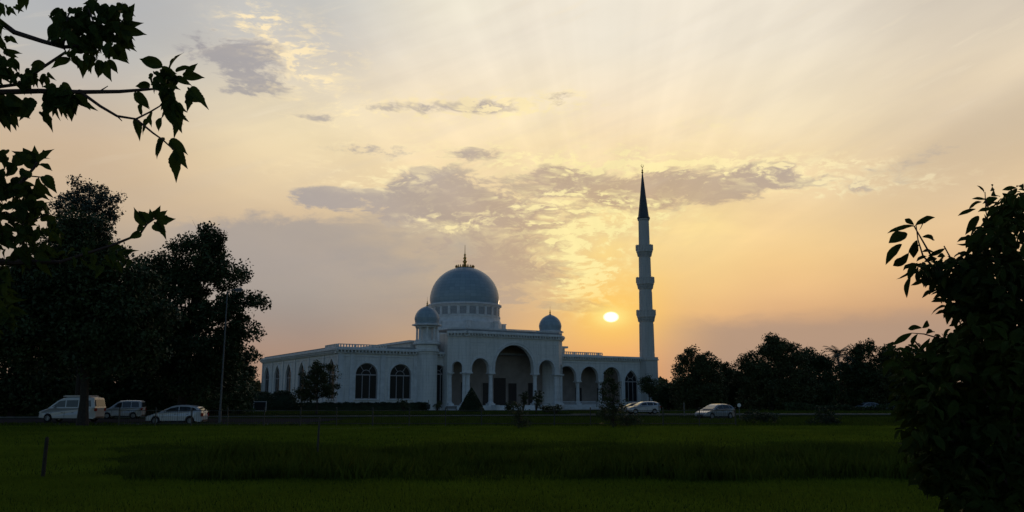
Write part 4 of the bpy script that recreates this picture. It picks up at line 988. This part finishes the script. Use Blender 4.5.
def near_right():
    rnd = random.Random(8); Yb = 6.6; foot = Vector((4.6, 7.4, 0))
    t = empty('leafy_shrub', foot, 0, 'tall near shrub with long drooping leaves along the right edge', 'shrub')
    W = lambda px, py, dy=0: at(px, py, Yb + dy); mb = MB(); rel = lambda p: Vector(p) - foot
    heads = [(914, 226, 0), (985, 198, .3), (944, 246, .1), (960, 258, 0), (990, 232, .4), (1014, 205, .5), (912, 338, -.2), (950, 300, 0), (975, 280, .2), (1010, 250, .5),
             (945, 345, -.2), (915, 375, -.3), (930, 405, -.3), (965, 340, 0), (995, 310, .4), (950, 440, -.3), (985, 400, 0), (1015, 350, .5), (1010, 440, .3), (970, 480, -.2), (1005, 490, 0)]
    stems = []
    for (px, py, dy) in heads:
        e = rel(W(px, py, dy)); b = Vector((rnd.uniform(-.15, .15), rnd.uniform(-.15, .15), 0)); mb.tube([b, b.lerp(e, .45) + Vector((.25, 0, .22)), b.lerp(e, .8) + Vector((.1, 0, .12)), e], [.035, .022, .012, .005], 7)
    mb.build('stems', 'twig', t)
    LV = []
    def lf(b, d, L, curl): LV.append((b, d, Vector((rnd.uniform(-.6, .6), rnd.uniform(-1, .2), rnd.uniform(.2, 1.2))), L, 'long', curl))
    def whorl(px, py, dy, n, L=.115, up=.5):
        c = W(px, py, dy)
        for k in range(n):
            a = 2*math.pi*k/n + rnd.uniform(-.4, .4); el_ = rnd.uniform(-.9, up); d = Vector((math.cos(a)*math.cos(el_), math.sin(a)*math.cos(el_), math.sin(el_)))
            lf(c + d*.015 + Vector((0, 0, rnd.uniform(-.07, .03))), d, L*rnd.uniform(.7, 1.25), rnd.uniform(.3, 1.1))
    for q_, (px, py, dy) in enumerate(heads):
        if q_ in (0, 1, 2, 6): continue
        whorl(px, py, dy, 12)
        for _ in range(3): whorl(px + rnd.uniform(-4, 14), py + rnd.uniform(4, 24), dy + rnd.uniform(-.1, .1), 9)
    def ex(bx, by, tx, ty, dy=0, curl=.5):
        b = W(bx, by, dy + rnd.uniform(-.08, .08)); e = W(tx, ty, dy + rnd.uniform(-.08, .08)); d = e - b
        LV.append((b, d, Vector((rnd.uniform(-.9, .9), -1, rnd.uniform(-.1, .9))), d.length, 'narrow' if rnd.random() < .5 else 'long', curl))
    for e in [(916,226,891,228),(915,226,931,216),(914,225,905,218),(907,233,894,239),(902,244,884,256),(909,253,893,267),(914,265,901,283),(911,276,901,294),(922,237,940,239),(919,230,925,222),(917,240,912,257),(926,275,916,288),
              (920,245,906,250),(922,252,936,248),(924,262,938,258),(926,268,914,276),(928,256,944,252),(932,268,926,286),(938,274,932,292)]: ex(*e)
    for e in [(984,193,981,184),(991,196,1001,192),(990,191,997,185),(982,202,967,205),(976,209,959,213),(979,216,967,227),(984,225,982,238),(988,210,1000,214),(986,200,974,196),(991,242,972,246),(990,222,1002,230),(984,214,990,228),(996,236,984,250)]: ex(*e, .3)
    for e in [(912,333,895,342),(922,328,907,326),(922,328,931,322),(926,334,938,328),(918,334,908,346),(930,338,922,352),(934,336,946,334),(950,298,948,316),(960,306,954,322)]: ex(*e, -.2)
    P_ = lambda pts, dy: [rel(W(x, y, dy)) for x, y in pts]
    for pts, dy, rr in (([(916,225),(918,240),(923,256),(940,274),(965,290)], 0, [.004,.005,.007,.009,.012]), ([(985,192),(986,212),(992,236),(1000,262)], .3, [.004,.005,.007,.010]), ([(911,333),(924,334),(945,340),(970,352)], -.2, [.003,.005,.007,.010])):
        mb = MB(); mb.tube(P_(pts, dy), rr, 6); mb.build('twig', 'twig', t)
    for sg in ([(914,222),(917,238),(926,250),(944,262)], [(985,195),(989,212),(1000,236)], [(910,336),(930,342),(955,352)]):
        pass
    body = [(1008, 208, 12, 14, 30), (996, 226, 14, 14, 26), (1018, 196, 8, 10, 16), (936, 266, 18, 14, 40), (950, 284, 16, 12, 24), (916, 364, 20, 12, 34), (905, 352, 14, 8, 14), (918, 395, 18, 20, 44), (920, 430, 16, 22, 40), (930, 462, 14, 20, 30), (984, 236, 14, 14, 26), (966, 264, 20, 14, 40), (1000, 266, 26, 26, 90), (1017, 226, 10, 20, 24), (990, 300, 34, 24, 110), (948, 288, 8, 10, 8), (946, 346, 18, 12, 26), (982, 350, 40, 34, 170), (934, 380, 24, 22, 80), (1010, 340, 30, 50, 160),
            (940, 415, 26, 26, 100), (985, 420, 45, 40, 220), (950, 455, 22, 22, 70), (990, 475, 40, 30, 170), (1030, 440, 30, 80, 150), (1020, 300, 20, 50, 90), (975, 500, 26, 14, 60), (1090, 330, 70, 130, 260), (1080, 480, 60, 60, 140), (940, 478, 10, 10, 12)]
    for (px, py, rx, ry, n) in body:
        for _ in range(int(n * .62)):
            a = rnd.uniform(0, 2*math.pi); r = math.sqrt(rnd.random()); whorl(px + rx*r*math.cos(a), py + ry*r*math.sin(a), rnd.gauss(.25, .4), rnd.randint(3, 5), .115, .3)
    near_leaves('foliage', LV, 'leafR', t, foot)
near_right()

# ------------------------------------------------------------------ grass
def blades(name, label, n, xr, yr, h, seed, lm, kind='stuff', clump=None, w=.012, mask=None, hv=None):
    rng = np.random.default_rng(seed)
    if clump: 
        c = np.stack([rng.uniform(*xr, clump), rng.uniform(*yr, clump)], 1); k = rng.integers(0, clump, n); xy = c[k] + rng.normal(size=(n, 2))*.35; hh = (h*rng.uniform(.5, 1.4, clump))[k]*rng.uniform(.5, 1.2, n)
    else: xy = np.stack([rng.uniform(*xr, n), rng.uniform(*yr, n)], 1); hh = h*rng.uniform(.4, 1.3, n)
    if mask is not None: ok = mask(xy[:, 0], xy[:, 1]); xy, hh = xy[ok], hh[ok]; n = len(xy)
    if hv is not None: hh = hh*hv(xy[:, 0], xy[:, 1])
    a = rng.uniform(0, math.pi, n); wv = np.stack([np.cos(a), np.sin(a), np.zeros(n)], 1)*(w*(1 + hh*1.5))[:, None]; base = np.stack([xy[:, 0], xy[:, 1], np.zeros(n)], 1)
    ln = rng.normal(size=(n, 3))*.3; ln[:, 2] = 1; tip = base + ln*hh[:, None]; mid = base + ln*hh[:, None]*.5 - np.array([0, 0, 0]); mid[:, :2] = base[:, :2] + (tip - base)[:, :2]*.3
    V = np.stack([base - wv, base + wv, mid + wv*.8, tip, mid - wv*.8], 1)
    o = bulk(name, V.reshape(-1, 3), 5, lm); return tag(o, label, 'grass', kind='stuff')
M['blade'] = leafmat('grass_blades', (.125, .180, .018), (.060, .095, .011), .35, .9, .03, trans=.22, tcol=(.15, .22, .02))
M['weed'] = leafmat('weed_blades', (.085, .120, .018), (.026, .042, .009), .8, .9, .03, trans=.15, tcol=(.08, .12, .015))
def tallmask(x, y):
    px = x / y * F; edge = np.sin(x*.9)*.5 + np.sin(x*2.3 + 1)*.3
    return (px > -385 + 14*np.sin(y*1.3) + 6*np.sin(x*5)) & (y > 20.6 + edge*.5) & (px < 425)
def hvar(x, y): return (.45 + .55*np.clip((x/y*F + 385)/90, 0, 1)) * (1 - .8*np.clip((y - 25)/14, 0, 1)) * (.80 + .38*np.sin(x*.7 + 1.3*np.sin(y*.5)) * np.cos(x*.23 + y*.3))
blades('grass', 'short mown grass of the near lawn', 170000, (-15, 15), (12.5, 22), .07, 81, 'blade', w=.008)
blades('grass', 'short grass at the left end of the tall weeds', 40000, (-22, -8), (20, 36), .09, 86, 'blade', w=.011, mask=lambda x, y: ~tallmask(x, y) & (x/y*F > -560))
blades('grass', 'short grass at the right end of the tall weeds', 16000, (8, 24), (20, 36), .09, 87, 'blade', w=.011, mask=lambda x, y: ~tallmask(x, y) & (x/y*F < 560))
blades('grass', 'short grass of the field beyond the tall weeds', 150000, (-40, 40), (30, 63), .12, 82, 'blade', w=.018)
blades('tall_grass', 'band of tall dark weeds and grass across the middle of the field', 120000, (-20, 24), (20.3, 40), .46, 83, 'weed', clump=3800, w=.012, mask=tallmask, hv=hvar)

blades('grass', 'rough dark grass between the fence and the car park', 60000, (-60, 60), (64, 92), .22, 88, 'weed', w=.03, mask=lambda x, y: (np.abs(x/y*F) < 620) & ~((x < -15.5) & (y > 68)) & ~((x > gx(686, 88)) & (x < gx(776, 88)) & (y > 83.5) & (y < 92)))
blades('grass', 'rough grass of the lawn in front of the mosque', 60000, (-80, 90), (119, 140), .25, 89, 'weed', w=.05, mask=lambda x, y: y > 117 + (x > 5)*6)
def woods(name, label, x0, x1, Y, dep, h, n, size, seed, lm='leafA'):
    rng = np.random.default_rng(seed); x = rng.uniform(x0, x1, n); y = Y + rng.uniform(0, dep, n)
    top = h*(.72 + .16*np.sin(x*.31 + seed) + .12*np.sin(x*.83) + .07*np.sin(x*2.1 + y)); z = top*rng.uniform(0, 1, n)**.8
    o = bulk(name, leaf_cards(np.stack([x, y, z], 1), size, rng), 4, lm); return tag(o, label, 'undergrowth', kind='stuff')
woods('undergrowth', 'dark undergrowth filling the gaps under the trees behind the car park', -95, gx(250, 122), 116, 8, 6.2, 46000, .75, 91)
woods('undergrowth', 'dark undergrowth behind the row of trees right of the mosque', gx(658, 190), 150, 186, 10, 6.5, 60000, .95, 92)
woods('undergrowth', 'low scrub along the verge hiding the lower half of the far cars', gx(785, 143), gx(1100, 143), 142, 2.5, 1.5, 14000, .3, 94)
woods('distant_woods', 'far dark woods along the horizon', -420, 520, 430, 40, 11, 60000, 3.6, 93)

# ------------------------------------------------------------------ fence, lamp, posts
fn = empty('field_fence', (0, 63.5, 0), 0, 'low dark metal rail fence between the field and the mosque grounds', 'fence')
x0, x1 = gx(120, 63.5), gx(735, 63.5); npst = int((x1 - x0) / 2.6)
mp = MB(); mp.box(-.035, .035, -.035, .035, 0, 1.3); mp.lathe([(.05, 1.3), (.05, 1.34), (0, 1.38)], n=6)
p0 = mp.build('post', 'fence', fn)
for i in range(npst + 1):
    q = p0 if i == 0 else p0.copy()
    if i: COL.objects.link(q); q.parent = fn
    q.location = (x0 + (x1 - x0)*i/npst, .02*math.sin(i*2.1), 0); q.rotation_euler = (0, .02*math.sin(i*1.7), 0)
for z in (.18, 1.12):
    mb = MB(); mb.box(x0, x1, -.018, .018, z, z + .04); mb.build('rail', 'fence', fn)
mb = MB(); k = int((x1 - x0) / .16)
for i in range(k): a = x0 + (x1 - x0)*(i + .5)/k; mb.box(a - .006, a + .006, -.006, .006, .22, 1.12)
mb.build('bars', 'fence', fn)
def post(px, pyb, h, label, r=.05, m='fence', Y=None):
    Y = Y or F*CH/(pyb - 400); mb = MB(); mb.lathe([(r, 0), (r*.92, h - .04), (r*.5, h), (0, h)], n=8)
    o = mb.build('wooden_post', m, fix=True); o.location = (gx(px, Y, pyb), Y, 0); o.rotation_euler = (.02, .03, 0); return tag(o, label, 'post', 'weathered posts in the field')
post(43, 475, 1.0, 'weathered post standing alone in the field at left', .05, 'bark')
post(317, 458, 1.35, 'thin dark post between the long hedge and the tall grass', .035)
def lamp(px, Y, py):
    t = empty('street_lamp', (gx(px, Y), Y, 0), 0, 'tall grey street lamp with a short arm in front of the dark trees', 'street lamp'); zt = at(px, py, Y).z
    mb = MB(); mb.tube([(0, 0, 0), (0, 0, 1.1), (0, 0, 1.12), (.03, 0, zt*.6), (.05, 0, zt - .3), (.18, 0, zt), (.62, 0, zt + .08)], [.13, .13, .085, .065, .05, .045, .04], 10); mb.build('pole', 'steel', t)
    mb = MB(); mb.tube([(.58, 0, zt + .08), (.75, 0, zt + .10), (1.15, 0, zt + .12), (1.35, 0, zt + .08)], [.06, .13, .14, .04], 10); h = mb.build('lamp_head', 'steel', t)
    mb = MB(); mb.add([(.72, -.09, zt - .01), (1.25, -.09, zt + .0), (1.25, .09, zt + .0), (.72, .09, zt - .01), (.8, -.05, zt - .07), (1.18, -.05, zt - .06), (1.18, .05, zt - .06), (.8, .05, zt - .07)], [(0,1,2,3),(4,5,6,7),(0,1,5,4),(1,2,6,5),(2,3,7,6),(3,0,4,7)]); mb.build('lens', 'lampglass', h)
lamp(220.5, 70, 291)
# round sign, marker posts and the white framed board
def sign(px, Y):
    t = empty('road_sign', (gx(px, Y), Y, 0), 0, 'small pale round sign on a thin post right of the silver car', 'sign')
    mb = MB(); mb.tube([(0, 0, 0), (0, 0, 1.5)], .035, 8); mb.build('pole', 'steel', t)
    mb = MB(); mb.lathe([(0, -.02), (.19, -.02), (.2, 0), (.19, .02), (0, .02)], n=20); mb.v = [(x, z - .04, y + 1.35) for x, y, z in mb.v]; mb.build('sign_plate', 'signw', t)
sign(739, 92)
for px, lb in ((684, 'pale thin marker post at the roadside left of the silver car'), (659, 'pale thin marker post behind the white car by the minaret')):
    Y = 104; mb = MB(); mb.lathe([(.07, 0), (.07, 1.5), (.04, 1.6), (0, 1.62)], n=8); o = mb.build('marker_post', 'kerb'); o.location = (gx(px, Y), Y, 0); tag(o, lb, 'post', 'marker posts along the road')
def board(px, Y):
    t = empty('notice_board', (gx(px, Y), Y, 0), 0, 'small dark board in a white frame beside the rounded shrubs', 'board')
    mb = MB()
    for x in (-.95, .87): mb.box(x, x + .08, -.04, .04, 0, 1.75)
    mb.box(-.87, .87, -.04, .04, 1.62, 1.7); mb.box(-.87, .87, -.04, .04, .28, .36); mb.build('frame', 'signw', t)
    mb = MB(); mb.box(-.868, .868, -.015, .015, .362, 1.618); mb.build('panel', 'plastic', t)
board(260, 128)
def bench(px, Y):
    t = empty('park_bench', (gx(px, Y), Y, 0), R(20), 'dark slatted bench left of the cone shaped evergreen', 'bench')
    mb = MB()
    for i in range(4): mb.box(-.9, .9, -.22 + i*.12, -.13 + i*.12, .43, .47)
    mb.build('seat', 'bench', t); mb = MB()
    for i in range(3): mb.box(-.9, .9, .26 + i*.03, .29 + i*.03, .55 + i*.14, .65 + i*.14)
    mb.build('backrest', 'bench', t)
    for x in (-.75, .7):
        mb = MB(); mb.box(x, x + .05, -.2, -.15, 0, .43); mb.box(x, x + .05, .2, .25, 0, .54); mb.box(x, x + .05, .3, .35, .54, .95); mb.box(x, x + .05, -.2, .25, .38, .429); mb.build('leg', 'fence', t)
bench(452, 136)
def bin_(px, Y):
    t = empty('litter_bin', (gx(px, Y), Y, 0), 0, 'narrow dark litter bin on a post by the round corner tower', 'bin')
    mb = MB(); mb.tube([(0, .2, 0), (0, .2, 1.9)], .05, 8); mb.build('post', 'fence', t)
    mb = MB(); mb.lathe([(.2, .45), (.27, .5), (.3, 1.15), (.33, 1.2), (.3, 1.22), (.26, 1.16), (.22, .6), (0, .6)], n=16); mb.build('bucket', 'fence', t)
bin_(428.5, 138)

# ------------------------------------------------------------------ cars
def car(label, X0, Y0, rz, kind, paint, group='cars parked round the mosque'):
    """local x: length (nose at -x), y: width, z: up"""
    if kind == 'hatch':
        L, Wd = 4.4, .88; z0 = .2
        low = [(-2.2,.32),(-2.18,.55),(-2.05,.68),(-1.5,.84),(-1.05,.95),(-.2,.99),(1.2,1.03),(1.9,1.02),(2.12,.98),(2.2,.7),(2.18,.35),(2.05,.22)]
        cab = [(-1.15,.94),(-.35,1.33),(-.05,1.43),(.5,1.48),(1.15,1.45),(1.75,1.33),(2.12,1.0)]
        sw = [[(-.82,1.0),(-.3,1.27),(.32,1.39),(.34,1.02)],[(.42,1.02),(.40,1.40),(1.0,1.38),(1.25,1.34),(1.32,1.05)],[(1.38,1.06),(1.36,1.33),(1.62,1.25),(1.78,1.1)]]
        wh = (-1.38, 1.30); wr = .32; ws = (-1.12,.96,-.30,1.33); rw = (2.09,1.04,1.77,1.31)
    elif kind == 'suv':
        L, Wd = 4.6, .92; z0 = .28
        low = [(-2.3,.42),(-2.28,.75),(-2.15,.92),(-1.6,1.04),(-1.05,1.10),(1.3,1.14),(2.0,1.14),(2.25,1.08),(2.3,.75),(2.27,.42),(2.1,.3)]
        cab = [(-1.15,1.09),(-.45,1.52),(-.1,1.62),(.6,1.67),(1.5,1.64),(1.95,1.52),(2.24,1.1)]
        sw = [[(-.84,1.15),(-.36,1.48),(.26,1.57),(.28,1.17)],[(.36,1.17),(.34,1.58),(1.15,1.57),(1.2,1.19)],[(1.28,1.2),(1.24,1.55),(1.62,1.5),(1.88,1.26)]]
        wh = (-1.42, 1.38); wr = .36; ws = (-1.12,1.11,-.42,1.53); rw = (2.22,1.16,1.98,1.48)
    elif kind == 'mpv':
        L, Wd = 4.1, .88; z0 = .22
        low = [(-2.05,.35),(-2.03,.7),(-1.85,.9),(-1.35,1.02),(-1.0,1.08),(1.9,1.12),(2.05,1.1),(2.05,.4),(1.95,.25)]
        cab = [(-1.15,1.06),(-.45,1.62),(-.15,1.76),(.4,1.82),(1.6,1.82),(1.92,1.76),(2.03,1.1)]
        sw = [[(-.85,1.14),(-.34,1.56),(.05,1.68),(.07,1.14)],[(.16,1.14),(.14,1.70),(.92,1.71),(.93,1.15)],[(1.02,1.16),(1.0,1.71),(1.66,1.69),(1.76,1.18)]]
        wh = (-1.28, 1.25); wr = .32; ws = (-1.12,1.09,-.44,1.62); rw = (2.035,1.16,1.95,1.70)
    else:  # camper van
        L, Wd = 5.1, .97; z0 = .28
        low = [(-2.55,.4),(-2.54,.75),(-2.35,.98),(-1.75,1.14),(-1.45,1.22),(2.4,1.26),(2.55,1.22),(2.55,.42),(2.4,.3)]
        cab = [(-1.7,1.18),(-.85,1.86),(-.5,2.02),(-.1,2.10),(1.9,2.12),(2.35,2.04),(2.53,1.22)]
        sw = [[(-1.35,1.3),(-.72,1.80),(-.2,1.88),(-.18,1.3)],[(-.06,1.3),(-.08,1.88),(.95,1.9),(.96,1.3)],[(1.08,1.32),(1.06,1.9),(2.05,1.86),(2.15,1.34)]]
        wh = (-1.65, 1.55); wr = .35; ws = (-1.66,1.21,-.84,1.86); rw = (2.535,1.32,2.37,1.95)
    t = empty('parked_car' if kind != 'van' else 'camper_van', (X0, Y0, 0), rz, label, 'car' if kind != 'van' else 'van', group)
    # lower body: side outline with round wheel arches, tapered at the corners in plan
    bot = []
    for wx in wh[::-1]:
        bot += [(wx + (wr + .07)*math.cos(a), max(z0, wr + (wr + .07)*math.sin(a))) for a in [R(v) for v in range(0, 181, 20)]]
    outline = low + [(p[0], p[1]) for p in bot]
    outline = [(x, max(z, z0)) for x, z in outline]
    mb = MB(); ys = [(-Wd, .90, .05), (-Wd + .06, .985, 0), (-Wd*.55, 1.0, 0), (Wd*.55, 1.0, 0), (Wd - .06, .985, 0), (Wd, .90, .05)]
    hl = L/2; n = len(outline); vs = []
    for (y, k_, dz) in ys:
        for (x, z) in outline:
            e = max(0, abs(x) - hl*.62)/(hl*.38); xx = x*(1 - (1 - k_)*e*.75); zz = z - dz*(1 if z > .9 else .0)*.6
            yy = y*(1 - .16*e*e*(abs(y)/Wd)) ; vs.append((xx, yy, zz))
    fs = [(i*n+j, i*n+(j+1)%n, (i+1)*n+(j+1)%n, (i+1)*n+j) for i in range(len(ys)-1) for j in range(n)] + [tuple(range(n)), tuple((len(ys)-1)*n + j for j in range(n))]
    mb.add(vs, fs); mb.build('body', paint, t)
    # cabin: painted shell narrowing to the roof
    beltz = cab[0][1]; rz_ = max(p[1] for p in cab)
    yw = lambda z: (Wd - .05) - (.20 if kind != 'van' else .12)*max(0, (z - beltz)/(rz_ - beltz))
    mb = MB(); m_ = len(cab); vs = []
    for sgn in (-1, 1):
        for (x, z) in cab: vs.append((x, sgn*yw(z), z - .002))
    for sgn in (-1, 1):
        for (x, z) in cab: vs.append((x, sgn*(yw(z) - .16), z + (.045 if z > beltz + .2 else 0)))
    A = list(range(m_)); Bq = [m_ + i for i in A]; Cq = [2*m_ + i for i in A]; Dq = [3*m_ + i for i in A]
    fs = [tuple(A), tuple(Bq)] + [(A[i], A[i+1], Cq[i+1], Cq[i]) for i in range(m_-1)] + [(Cq[i], Cq[i+1], Dq[i+1], Dq[i]) for i in range(m_-1)] + [(Dq[i], Dq[i+1], Bq[i+1], Bq[i]) for i in range(m_-1)]
    mb.add(vs, fs); cb_ = mb.build('cabin', paint, t)
    for sgn in (-1, 1):
        for w_ in sw:
            mb = MB(); mb.extr(w_, lambda x, z: (x, sgn*(yw(z) + .012), z), lambda x, z: (x, sgn*(yw(z) - .01), z)); mb.build('side_window', 'carglass', t)
        mb = MB(); x = -.62 if kind != 'van' else -1.05; z = beltz + .1; mb.lathe([(0, -.1), (.07, -.06), (.09, 0), (.07, .06), (0, .1)], (x, sgn*(Wd + .06), z), n=10); mb.box(x - .03, x + .05, min(sgn*(Wd - .1), sgn*(Wd + .03)), max(sgn*(Wd - .1), sgn*(Wd + .03)), z - .05, z - .01); mb.build('wing_mirror', paint, t)
        mb = MB(); xd = sw[0][2][0] + .04; mb.box(xd - .012, xd + .012, sgn*Wd - .006, sgn*Wd + .006, z0 + .12, .88); mb.box(sw[0][0][0] + .0, sw[0][0][0] + .02, sgn*Wd - .006, sgn*Wd + .006, z0 + .3, .85)
        for xh in (xd - .3, xd + .65): mb.box(xh, xh + .16, sgn*Wd - .02, sgn*Wd + .02, .80, .835)
        mb.box(wh[0] + wr + .1, wh[1] - wr - .1, sgn*Wd - .012, sgn*Wd + .012, z0 - .03, z0 + .06); mb.build('door_trim', 'plastic', t)
    for nm, (xa, za, xb, zb_) in (('windscreen', ws), ('rear_window', rw)):
        dx, dz = xb - xa, zb_ - za; l = math.hypot(dx, dz); nx, nz = (-dz/l, dx/l) if nm == 'windscreen' else (dz/l * (-1 if dx > 0 else 1), -dx/l)
        if nm == 'rear_window': nx, nz = abs(nx) or .9, abs(nz)
        mb = MB(); o_ = .05; q = [(xa + dx*.08, za + dz*.08), (xb - dx*.06, zb_ - dz*.06)]
        vs = []
        for off in (.012, -.03):
            for (x, z) in q:
                for sgn in (-1, 1): vs.append((x + nx*(off + .03), sgn*(yw(z) - .13), z + nz*(off + .03)))
        mb.add(vs, [(0,1,3,2),(4,5,7,6),(0,1,5,4),(2,3,7,6),(0,2,6,4),(1,3,7,5)]); mb.build(nm, 'carglass', t)
    zl = low[2][1] - .12
    for sgn in (-1, 1):
        mb = MB(); xn = -hl; ya, yb = sorted((sgn*Wd*.52, sgn*Wd*.84)); mb.add([(xn - .004, ya, zl - .06), (xn + .02, yb, zl - .06), (xn + .17, yb, zl + .1), (xn + .10, ya, zl + .08), (xn + .3, ya, zl - .06), (xn + .4, yb, zl - .06), (xn + .4, yb, zl + .08), (xn + .3, ya, zl + .06)], [(0,1,2,3),(4,5,6,7),(0,1,5,4),(1,2,6,5),(2,3,7,6),(3,0,4,7)]); mb.build('headlight', 'lampglass', t)
        mb = MB(); ya, yb = sorted((sgn*Wd*.62, sgn*Wd*.90)); mb.box(hl - .12, hl + .012, ya, yb, zl + .08, zl + .34); mb.build('tail_light', 'redglass', t)
    mb = MB(); mb.box(-hl - .012, -hl + .1, -Wd*.45, Wd*.45, z0 + .1, z0 + .26); mb.box(hl - .1, hl + .014, -Wd*.6, Wd*.6, z0 + .06, z0 + .2); mb.build('bumper_trim', 'plastic', t)
    for wx in wh:
        for sgn in (-1, 1):
            mb = MB(); mb.lathe([(wr*.62, -.1), (wr*.93, -.1), (wr, -.07), (wr, .07), (wr*.93, .1), (wr*.62, .1), (wr*.6, .0), (wr*.62, -.1)], n=28); mb.v = [(x, z, y) for x, y, z in mb.v]
            w_ = mb.build('wheel', 'rubber', t); w_.location = (wx, sgn*(Wd - .11), wr)
            mb = MB(); mb.lathe([(0, -.03), (.06, -.04), (.06, .04), (0, .05)], n=10); mb.lathe([(wr*.52, -.02), (wr*.61, -.02), (wr*.61, .05), (wr*.56, .06), (wr*.52, .05)], n=28)
            for k in range(5):
                a = 2*math.pi*k/5; mb.tube([(.04*math.cos(a), .04*math.sin(a), .02), (wr*.56*math.cos(a), wr*.56*math.sin(a), .035)], [.035, .028], 5)
            mb.lathe([(0, -.035), (wr*.55, -.035)], n=20)
            mb.v = [(x, sgn*z + sgn*.055, y) for x, y, z in mb.v]; mb.build('rim', 'alloy', w_)
    if kind == 'van':
        mb = MB(); mb.box(-.5, 1.9, -.7, .7, 2.17, 2.27); mb.box(-.4, 1.8, -.62, .62, 2.272, 2.3); mb.build('pop_top_roof', paint, t)
    return t
car('white hatchback parked side on in front of the dark trees, left of the street lamp', gx(178, 68), 68, R(1), 'hatch', 'white_paint')
car('white camper van partly hidden by the tree trunk', gx(67, 75), 76, R(-3), 'van', 'white_paint')
car('boxy white people carrier between the camper van and the hatchback', gx(119, 88), 89, R(8), 'mpv', 'pearl_paint')
car('white estate car parked before the right end of the arcade', gx(645, 116), 118, R(14), 'suv', 'white_paint')
car('dark car just showing behind the white estate car', gx(634.5, 126), 128, R(8), 'hatch', 'dark_paint')
car('silver hatchback facing left on the pale lay-by at the right', gx(717, 86), 87, R(35), 'hatch', 'silver_paint')
for px, lb in ((866, 'pale car roof glimpsed low among the dark trees, left of two'), (893, 'pale car glimpsed low among the dark trees beside the near shrub')):
    car(lb, gx(px, 150), 150, R(10), 'hatch', 'silver_paint')
